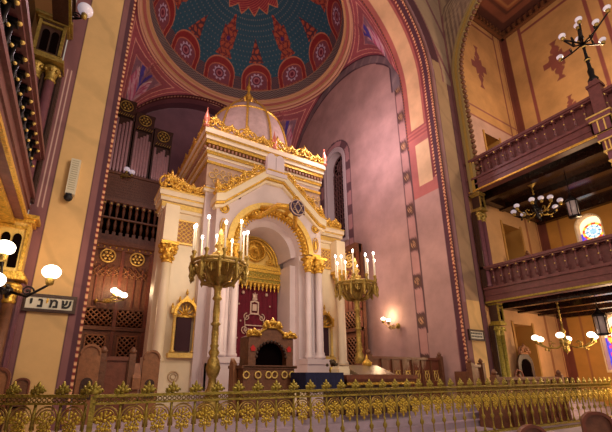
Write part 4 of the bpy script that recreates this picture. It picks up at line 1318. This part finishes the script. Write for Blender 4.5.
def round_chair(label, x, y, z0, w, h, rz=0, grp=None, m_='wood_light'):
    t = thing('round_backed_chair', label, 'chair', (x, y, z0), rz, grp)
    pts = [(-w/2, .45), (w/2, .45), (w/2, h-w/2*.8)]+[(w/2*cos(pi*k/12), h-w/2*.8+w/2*.8*sin(pi*k/12)) for k in range(1, 12)]+[(-w/2, h-w/2*.8)]
    q = MB(); q.prism(pts, (.0, .05)); q.build('backrest', M[m_], t)
    i_ = [(a*.72, .5+(b_-.5)*.9) for a, b_ in pts]
    q = MB(); q.ringprism(pts, [(a*.84, .45+(b_-.45)*.94) for a, b_ in pts], (-.03, .0), closed=True); q.build('back_frame', M['wood_red'], t)
    q = MB(); q.box((0,.25,.44), (w, .5, .07)); q.build('seat', M['wood'], t)
    for sx in (-1, 1):
        for yy in (.03, .45): q = MB(); q.box((sx*(w/2-.04), yy, .21), (.05,.05,.42)); q.build('leg', M['wood'], t)
    return t
round_chair('carved round-backed chair at the left edge beside the dark moulded pier', -1.12, 8.55, .5, .42, 1.17, 0, 'round backed wooden chairs')
round_chair('smaller brown chair before the left marble pier, right of the edge chair', -.74, 8.75, .5, .26, .98, .0, 'round backed wooden chairs', 'wood')
round_chair('dark rounded chair back at the bottom edge below the railing, left of the corner one', 4.95, 2.72, 0, .36, .955, -.5, 'round backed wooden chairs', 'wood')
round_chair('dark rounded chair back in the bottom right corner below the railing', 6.25, 2.55, 0, .36, 1.06, -.8, 'round backed wooden chairs', 'wood')

# throne-like chair under the right gallery
t = thing('carved_throne', 'ornate carved wooden throne with dark arched back under the right gallery', 'chair', (16.35, 8.75, .5), -.25)
t.scale = (.8, .8, .92)
q = MB(); op = [(-.5,0),(.5,0),(.5,1.5)]+[(.5*cos(pi*k/10), 1.5+.55*sin(pi*k/10)) for k in range(1,10)]+[(-.5,1.5)]
q.prism(op, (0,.12)); q.build('backrest', M['wood_dark'], t)
q = MB(); q.prism([(-.3,.7),(.3,.7),(.3,1.45)]+[(.3*cos(pi*k/10), 1.45+.34*sin(pi*k/10)) for k in range(1,10)]+[(-.3,1.45)], (-.03,0)); q.build('arched_inset', M['dark'], t)
q = MB(); q.T = Matrix.Translation((-.35,0,1.98)); scroll_unit(q, .7, .55, .05); q.T = Matrix.Identity(4); q.build('crest', M['wood_light'], t)
q = MB(); q.bx(-.5,.5,-.6,0,.4,.5); q.build('seat', M['wood_red'], t)
for s in (-1, 1):
    q = MB(); q.bx(s*.52-.05, s*.52+.05, -.6, .05, 0, .45); q.torus((s*.52,-.3,.72), .22, .05, 14, 5, 'X'); q.ball((s*.52,-.3,.72), .09, 8); q.build('armrest', M['wood_red'], t)
for k in range(1):
    q = MB(); q.torus((-.85,-.25,1.05), .24, .05, 16, 5); q.torus((-.85,-.25,.6), .26, .05, 16, 5); q.ball((-.85,-.25,1.05), .08, 8); q.ball((-.85,-.25,.6), .09, 8); q.bx(-.9,-.8,-.3,-.2,0,.4); q.build('carved_screen', M['wood_red'], t)
q = MB(); q.box((18.9, 8.7, .95), (1.5,.3,.9))
for i in range(8): q.box((18.25+i*.19, 8.53, .95), (.06,.05,.8))
one(q, 'radiator_grille', M['wood_dark'], 'low dark slatted box against the ochre wall right of the throne', 'radiator')

# ================================================================== LAMPS
def globe_lamp(t, pos, r, m_, holder=True):
    q = MB(); q.lathe([(.02,-r-.1),(.06,-r-.08),(.07,-r+.02),(.05,-r+.05)], pos, 8); h = q.build('lamp_cup', M['brass'], t)
    g = MB(); g.ball(pos, r, 16, .82); g.build('lamp_globe', m_, t)
def chandelier(label, loc, ztop, m_, n=8, R=1.0, r=.14, grp='hanging globe chandeliers', metal='iron'):
    t = thing('chandelier', label, 'chandelier', loc, 0, grp)
    q = MB(); q.lathe([(.0,-.35),(.06,-.28),(.12,-.2),(.05,-.1),(.16,.02),(.2,.12),(.08,.22),(.05,.4),(.1,.5),(.04,.6),(.03,.8)], n=12); q.build('body', M[metal], t)
    q = MB(); q.tube([(0,0,.75),(0,0,ztop-loc[2]-.05)], .025, 6); q.lathe([(.03,-.2),(.16,-.05),(.2,0)], (0,0,ztop-loc[2]), 10)
    k = int((ztop-loc[2]-.8)/.15)
    for i in range(k): q.ball((0,0,.85+i*.15), .045, 6)
    q.build('chain', M['brass'], t)
    for i in range(n):
        a = i*2*pi/n+.3
        ca, sa = cos(a), sin(a)
        arm = MB(); arm.tube([(.08*ca,.08*sa,.0),(.35*ca*R,.35*sa*R,-.12),(.7*ca*R,.7*sa*R,-.1),(.98*ca*R,.98*sa*R,.05)], .028, 6)
        arm.tube([(.5*ca*R,.5*sa*R,-.1),(.58*ca*R,.58*sa*R,.05),(.48*ca*R,.48*sa*R,.12),(.4*ca*R,.4*sa*R,.04)], .02, 5); arm.ball((.7*ca*R,.7*sa*R,-.18), .05, 6)
        arm.build('arm', M[metal if metal == 'brass' else 'brass'] if i % 2 else M[metal], t)
        globe_lamp(t, (ca*R, sa*R, .2+r*.6), r, m_)
    if metal == 'iron': globe_lamp(t, (0, -.25, .55), r, m_)
    return t
chandelier('unlit black chandelier of milk-glass globes hanging under the upper right gallery', (16.2, 7.1, 8.15), 9.5, M['globe_off'], 8, .85, .115)
chandelier('lit brass chandelier of glowing globes hanging under the lower right gallery', (16.25, 7.1, 2.62), 4.45, M['globe'], 6, 1.0, .13, metal='brass')
def lantern(label, loc, ztop):
    t = thing('lantern', label, 'lantern', loc, 0, 'hexagonal hanging lanterns')
    q = MB(); q.lathe([(.26,-.36),(.26,-.3),(.22,-.3)], n=6); q.lathe([(.24,.3),(.28,.34),(.2,.42),(.06,.55),(.03,.62)], n=6)
    for k in range(6):
        a = k*pi/3; q.tube([(.24*cos(a),.24*sin(a),-.33),(.24*cos(a),.24*sin(a),.34)], .018, 4)
    q.tube([(0,0,.6),(0,0,ztop-loc[2])], .02, 5); q.build('frame', M['iron'], t)
    q = MB(); q.lathe([(.2,-.3),(.22,.3)], n=6); q.build('glass', M['glass'], t)
    t.scale = (.8, .8, 1)
lantern('glass lantern hanging beside the unlit black chandelier, under the upper gallery', (16.0, 5.75, 7.7), 9.5)
lantern('glass lantern hanging near the right edge beside the lit chandelier', (16.0, 5.75, 3.2), 4.45)

# nine-globe standing lamp on the upper right balustrade
t = thing('standing_lamp', 'tall black iron lamp with white globes standing on the upper right balustrade', 'lamp', (14.46, 3.72, 11.4))
q = MB(); q.lathe([(.14,0),(.16,.1),(.08,.25),(.1,.5),(.06,.6),(.05,.9),(.1,1.0),(.05,1.08),(.04,1.5),(.08,1.58),(.04,1.65),(.05,1.85),(.1,1.95),(.06,2.1),(.03,2.45)], n=10); q.build('post', M['iron'], t)
q = MB(); q.torus((0,0,.95), .07, .03, 12, 5, 'Z'); q.torus((0,0,1.55), .06, .03, 12, 5, 'Z'); q.build('brass_collar', M['gold_pale'], t)
for i in range(9):
    if i == 8: a, R_, h_ = 0, 0, 2.6
    else: a = i*pi/4+.4; R_, h_ = (.8+.12*(i % 3), 1.95+.1*(i % 3)) if i % 2 else (.5, 2.4)
    if R_: 
        q = MB(); q.tube([(0,0,1.7),(R_*.5*cos(a),R_*.5*sin(a),1.75),(R_*cos(a),R_*sin(a),h_-.18)], .03, 5); q.spiral((R_*.5*cos(a), R_*.5*sin(a), 1.85), .12, 1.2, .02); q.build('arm', M['iron'], t)
    globe_lamp(t, (R_*cos(a), R_*sin(a), h_), .112, M['globe_off'])

def sconce(name, label, base, glb, m_, armm='iron', r=.16, lights=0):
    t = thing(name, label, 'wall lamp', base, 0, None, world=True)
    b_ = Vector(base)
    q = MB(); q.ball(base, .09, 8); q.torus(base, .12, .025, 12, 5, 'X'); q.build('wall_plate', M[armm], t)
    for g in glb:
        e = Vector(g)
        arm = MB(); mid = (b_+e)/2; mid.z = min(b_.z, e.z)-.12
        arm.tube([tuple(b_), tuple(mid), (e.x, e.y, e.z-r-.08)], [.03,.025,.02], 6); arm.spiral((mid.x, mid.y, mid.z+.1), .1, 1.3, .018)
        arm.build('arm', M[armm], t)
        globe_lamp(t, tuple(e), r, m_)
    if lights: point('lamp_light', (glb[0][0], glb[0][1]-.3, glb[0][2]+.15), lights, WARM, .15)
    return t
sconce('bracket_lamp', 'iron bracket lamp with three glowing white globes left of the Hebrew sign', (-1.2, 8.3, 3.0), ((-.55, 7.75, 3.32), (-1.27, 7.6, 3.62), (-1.3, 7.6, 3.05)), M['globe'], 'iron', .155, 40)
sconce('bracket_lamp', 'cluster of glowing bulbs on a bracket before the tall carved screen', (.6, 20.3, 5.0), ((1.3, 19.6, 5.45), (1.5, 19.4, 5.3), (1.75, 19.5, 5.25), (1.42, 19.7, 5.4)), M['globe'], 'brass', .17, 110)
sconce('bracket_lamp', 'brass wall lamp with lit bulbs low on the pink wall', (12.73, 12.2, 3.65), ((12.5, 12.9, 4.05), (12.55, 12.6, 3.95)), M['globe'], 'brass', .1, 40)
sconce('bracket_lamp', 'black bracket lamp with a pale globe at the top left of the marble pier', (-1.3, 8.7, 9.9), ((-.95, 8.3, 9.95),), M['globe_off'], 'iron', .17)
sconce('bracket_lamp', 'small frosted bulb lamp in front of the organ pipes', (.9, 20.7, 12.2), ((1.1, 20.2, 12.45), (1.38, 20.2, 12.35)), M['globe_off'], 'brass', .16)

# loudspeaker, sign, plaque
q = MB(); q.box((-.58, 8.93, 5.83), (.19, .14, .88))
q.m = 1; q.ball((-.6, 8.88, 5.3), .09, 10); q.box((-.6, 8.9, 5.36), (.12,.14,.06)); q.m = 2
for i in range(14): q.box((-.58, 8.855, 5.5+i*.055), (.13,.008,.012))
one(q, 'column_loudspeaker', [M['grey'], M['ink'], mat('speaker_slots', (180,168,138), .6)], 'slim cream loudspeaker mounted on the left marble pier', 'loudspeaker')
def text_mesh(s, size, loc, parent, m_, name='lettering'):
    cu_ = bpy.data.curves.new(name, 'FONT'); cu_.body = s; cu_.size = size; cu_.align_x = 'CENTER'; cu_.align_y = 'CENTER'; cu_.extrude = .006; cu_.offset = .009
    o = bpy.data.objects.new(name, cu_); col.objects.link(o)
    bpy.context.view_layer.update()
    me = bpy.data.meshes.new_from_object(o.evaluated_get(bpy.context.evaluated_depsgraph_get()))
    bpy.data.objects.remove(o); bpy.data.curves.remove(cu_)
    me.materials.clear(); me.materials.append(m_)
    o = bpy.data.objects.new(name, me); col.objects.link(o); o.parent = parent
    o.rotation_euler = (pi/2, 0, 0); o.location = loc
    return o
S = thing('hebrew_sign', 'framed ivory sign with black Hebrew letters on the left marble pier', 'sign', (-.56, 8.95, 2.8), 0)
q = MB(); q.bx(-.42,.42,.0,.04,0,.26); q.build('plate', M['ivory'], S)
q = MB(); q.ringprism([(-.47,-.05),(.47,-.05),(.47,.31),(-.47,.31)], [(-.41,.01),(.41,.01),(.41,.25),(-.41,.25)], (-.03,.05), closed=True); q.build('frame', M['wood_dark'], S)
text_mesh('ש', .25, (.29, -.012, .13), S, M['ink'])
text_mesh('מ', .25, (.07, -.012, .13), S, M['ink'])
text_mesh('נ', .25, (-.16, -.012, .13), S, M['ink'])
text_mesh('י', .25, (-.32, -.012, .13), S, M['ink'])
text_mesh('י', .2, (-.05, -.012, .16), S, M['gold'])
S = thing('pier_plaque', 'small pale plaque with two rows of lettering on the right pier', 'sign', (13.6, 8.95, 2.85), 0)
q = MB(); q.bx(-.42,.42,0,.04,0,.3); q.build('plate', M['ivory'], S)
q = MB(); q.ringprism([(-.48,-.06),(.48,-.06),(.48,.36),(-.48,.36)], [(-.41,.01),(.41,.01),(.41,.29),(-.41,.29)], (-.03,.05), closed=True); q.build('frame', M['wood_dark'], S)
q = MB()
for j in range(2):
    for i in range(7):
        q.bx(-.34+i*.1, -.34+i*.1+.06, -.012, 0, .06+j*.12, .06+j*.12+.02); q.bx(-.34+i*.1, -.34+i*.1+.02, -.012, 0, .06+j*.12, .13+j*.12); q.bx(-.34+i*.1+.045, -.34+i*.1+.06, -.012, 0, .09+j*.12, .13+j*.12)
q.build('lettering', M['ink'], S)

# ================================================================== GILDED RAILING
def railing(label, p0, p1, grp):
    p0 = Vector(p0); p1 = Vector(p1); d = p1-p0; L = d.length; ang = atan2(d.y, d.x)
    t = thing('gilded_railing', label, 'railing', (p0.x, p0.y, 0), ang, grp)
    n = round(L/.37); w = L/n
    q = MB(); q.bx(0, L, -.05, .05, 1.22, 1.26); q.bx(0, L, -.035, .035, 1.12, 1.15); q.build('top_rail', M['gold_old'], t)
    q = MB(); q.bx(0, L, -.04, .04, .12, .17); q.bx(0, L, -.06, .06, 0, .05); q.build('bottom_rail', M['gold_old'], t)
    q = MB()
    for i in range(n*5): q.torus(((i+.5)*w/5, 0, 1.185), .028, .009, 8, 4)
    q.build('frieze', M['gold_old'], t)
    # baluster with knop
    q = MB(); q.lathe([(.03,.17),(.035,.22),(.016,.27),(.016,.45),(.045,.5),(.045,.54),(.02,.58),(.018,.9),(.03,.95),(.02,1.0),(.02,1.12)], n=7); bal = q.build('baluster', M['gold_old'], t)
    q = MB(); q.torus((w/2, 0, .93), w/2-.02, .014, 16, 5, a0=0, a1=pi); q.torus((w/2, 0, .93), w/2-.06, .01, 14, 4, a0=0, a1=pi)
    for s in (-1, 1): q.tube([(w/2+s*(w/2-.02), 0, .93), (w/2+s*(w/2-.03), 0, .78)], .012, 4)
    arc_ = q.build('arch_ring', M['brass'], t)
    q = MB()
    c_ = (w/2, -.01, .9)
    for rr, nn, sz in ((.105, 11, .026), (.06, 6, .022)):
        for k in range(nn):
            a = k*2*pi/nn+pi/2
            q.ball((c_[0]+rr*cos(a), -.02, c_[2]+rr*1.1*sin(a)), sz, 5)
            q.tube([(c_[0]+rr*.5*cos(a+.5), 0, c_[2]+rr*.5*sin(a+.5)), (c_[0]+rr*cos(a)*.9, -.025, c_[2]+rr*sin(a))], [.008,.018], 4)
    q.ball((c_[0], -.02, c_[2]), .03, 6)
    for s in (-1, 1):
        q.spiral((c_[0]+s*.07, -.01, c_[2]-.13), .055, 1.2, .014, a0=pi/2, flip=s, n=9, k=4)
        q.spiral((c_[0]+s*.13, -.01, c_[2]+.02), .04, 1.2, .012, a0=-pi/2, flip=-s, n=9, k=4)
    q.lathe([(.0,-.27),(.03,-.2),(.015,-.15),(.035,-.1)], (c_[0], 0, c_[2]), 6)
    orn = q.build('floral_ornament', mat('railing_gold', (206,176,66), .42, .5, .5, 20, .5, 25), t)
    q = MB(); q.lathe([(.02,0),(.04,.02),(.02,.04)], (0,0,1.26), 6)
    for k in (-2,-1,0,1,2):
        a = k*.62; n_ = .115+.04*(k == 0); q.tube([(0,0,1.29),(sin(a)*n_*.6,-.01,1.29+cos(a)*n_*.6),(sin(a)*n_,0,1.29+cos(a)*n_)], [.014,.034,.01], 5)
    q.ball((0,-.01,1.32), .04, 6)
    for s_ in (-1, 1): q.spiral((s_*.075, -.01, 1.3), .045, 1.2, .013, a0=0, flip=s_, n=8, k=4)
    fin_ = q.build('finial', M['gold_old'], t)
    for i in range(n+1):
        for pr_ in ((bal, fin_) if i else ()):
            o = pr_.copy(); col.objects.link(o); o.parent = t; o.location = (i*w, 0, 0)
        if 0 < i < n:
            for pr_ in (arc_, orn):
                o = pr_.copy(); col.objects.link(o); o.parent = t; o.location = (i*w, 0, 0)
    for xx in (0,):
        q = MB(); q.box((xx, 0, .62), (.07,.07,1.24)); q.lathe([(.05,0),(.07,.04),(.03,.08),(.05,.1),(.0,.15)], (xx, 0, 1.26), 8); q.build('post', M['gold_old'], t)
    return t
railing('long gilded railing of arched floral panels stretching right across the foreground', (.35, 6.3, 0), (16.6, 6.12, 0), 'gilded railings')
railing('angled left section of the gilded railing in front of the left marble pier', (-1.6, 7.5, 0), (.27, 6.35, 0), 'gilded railings')
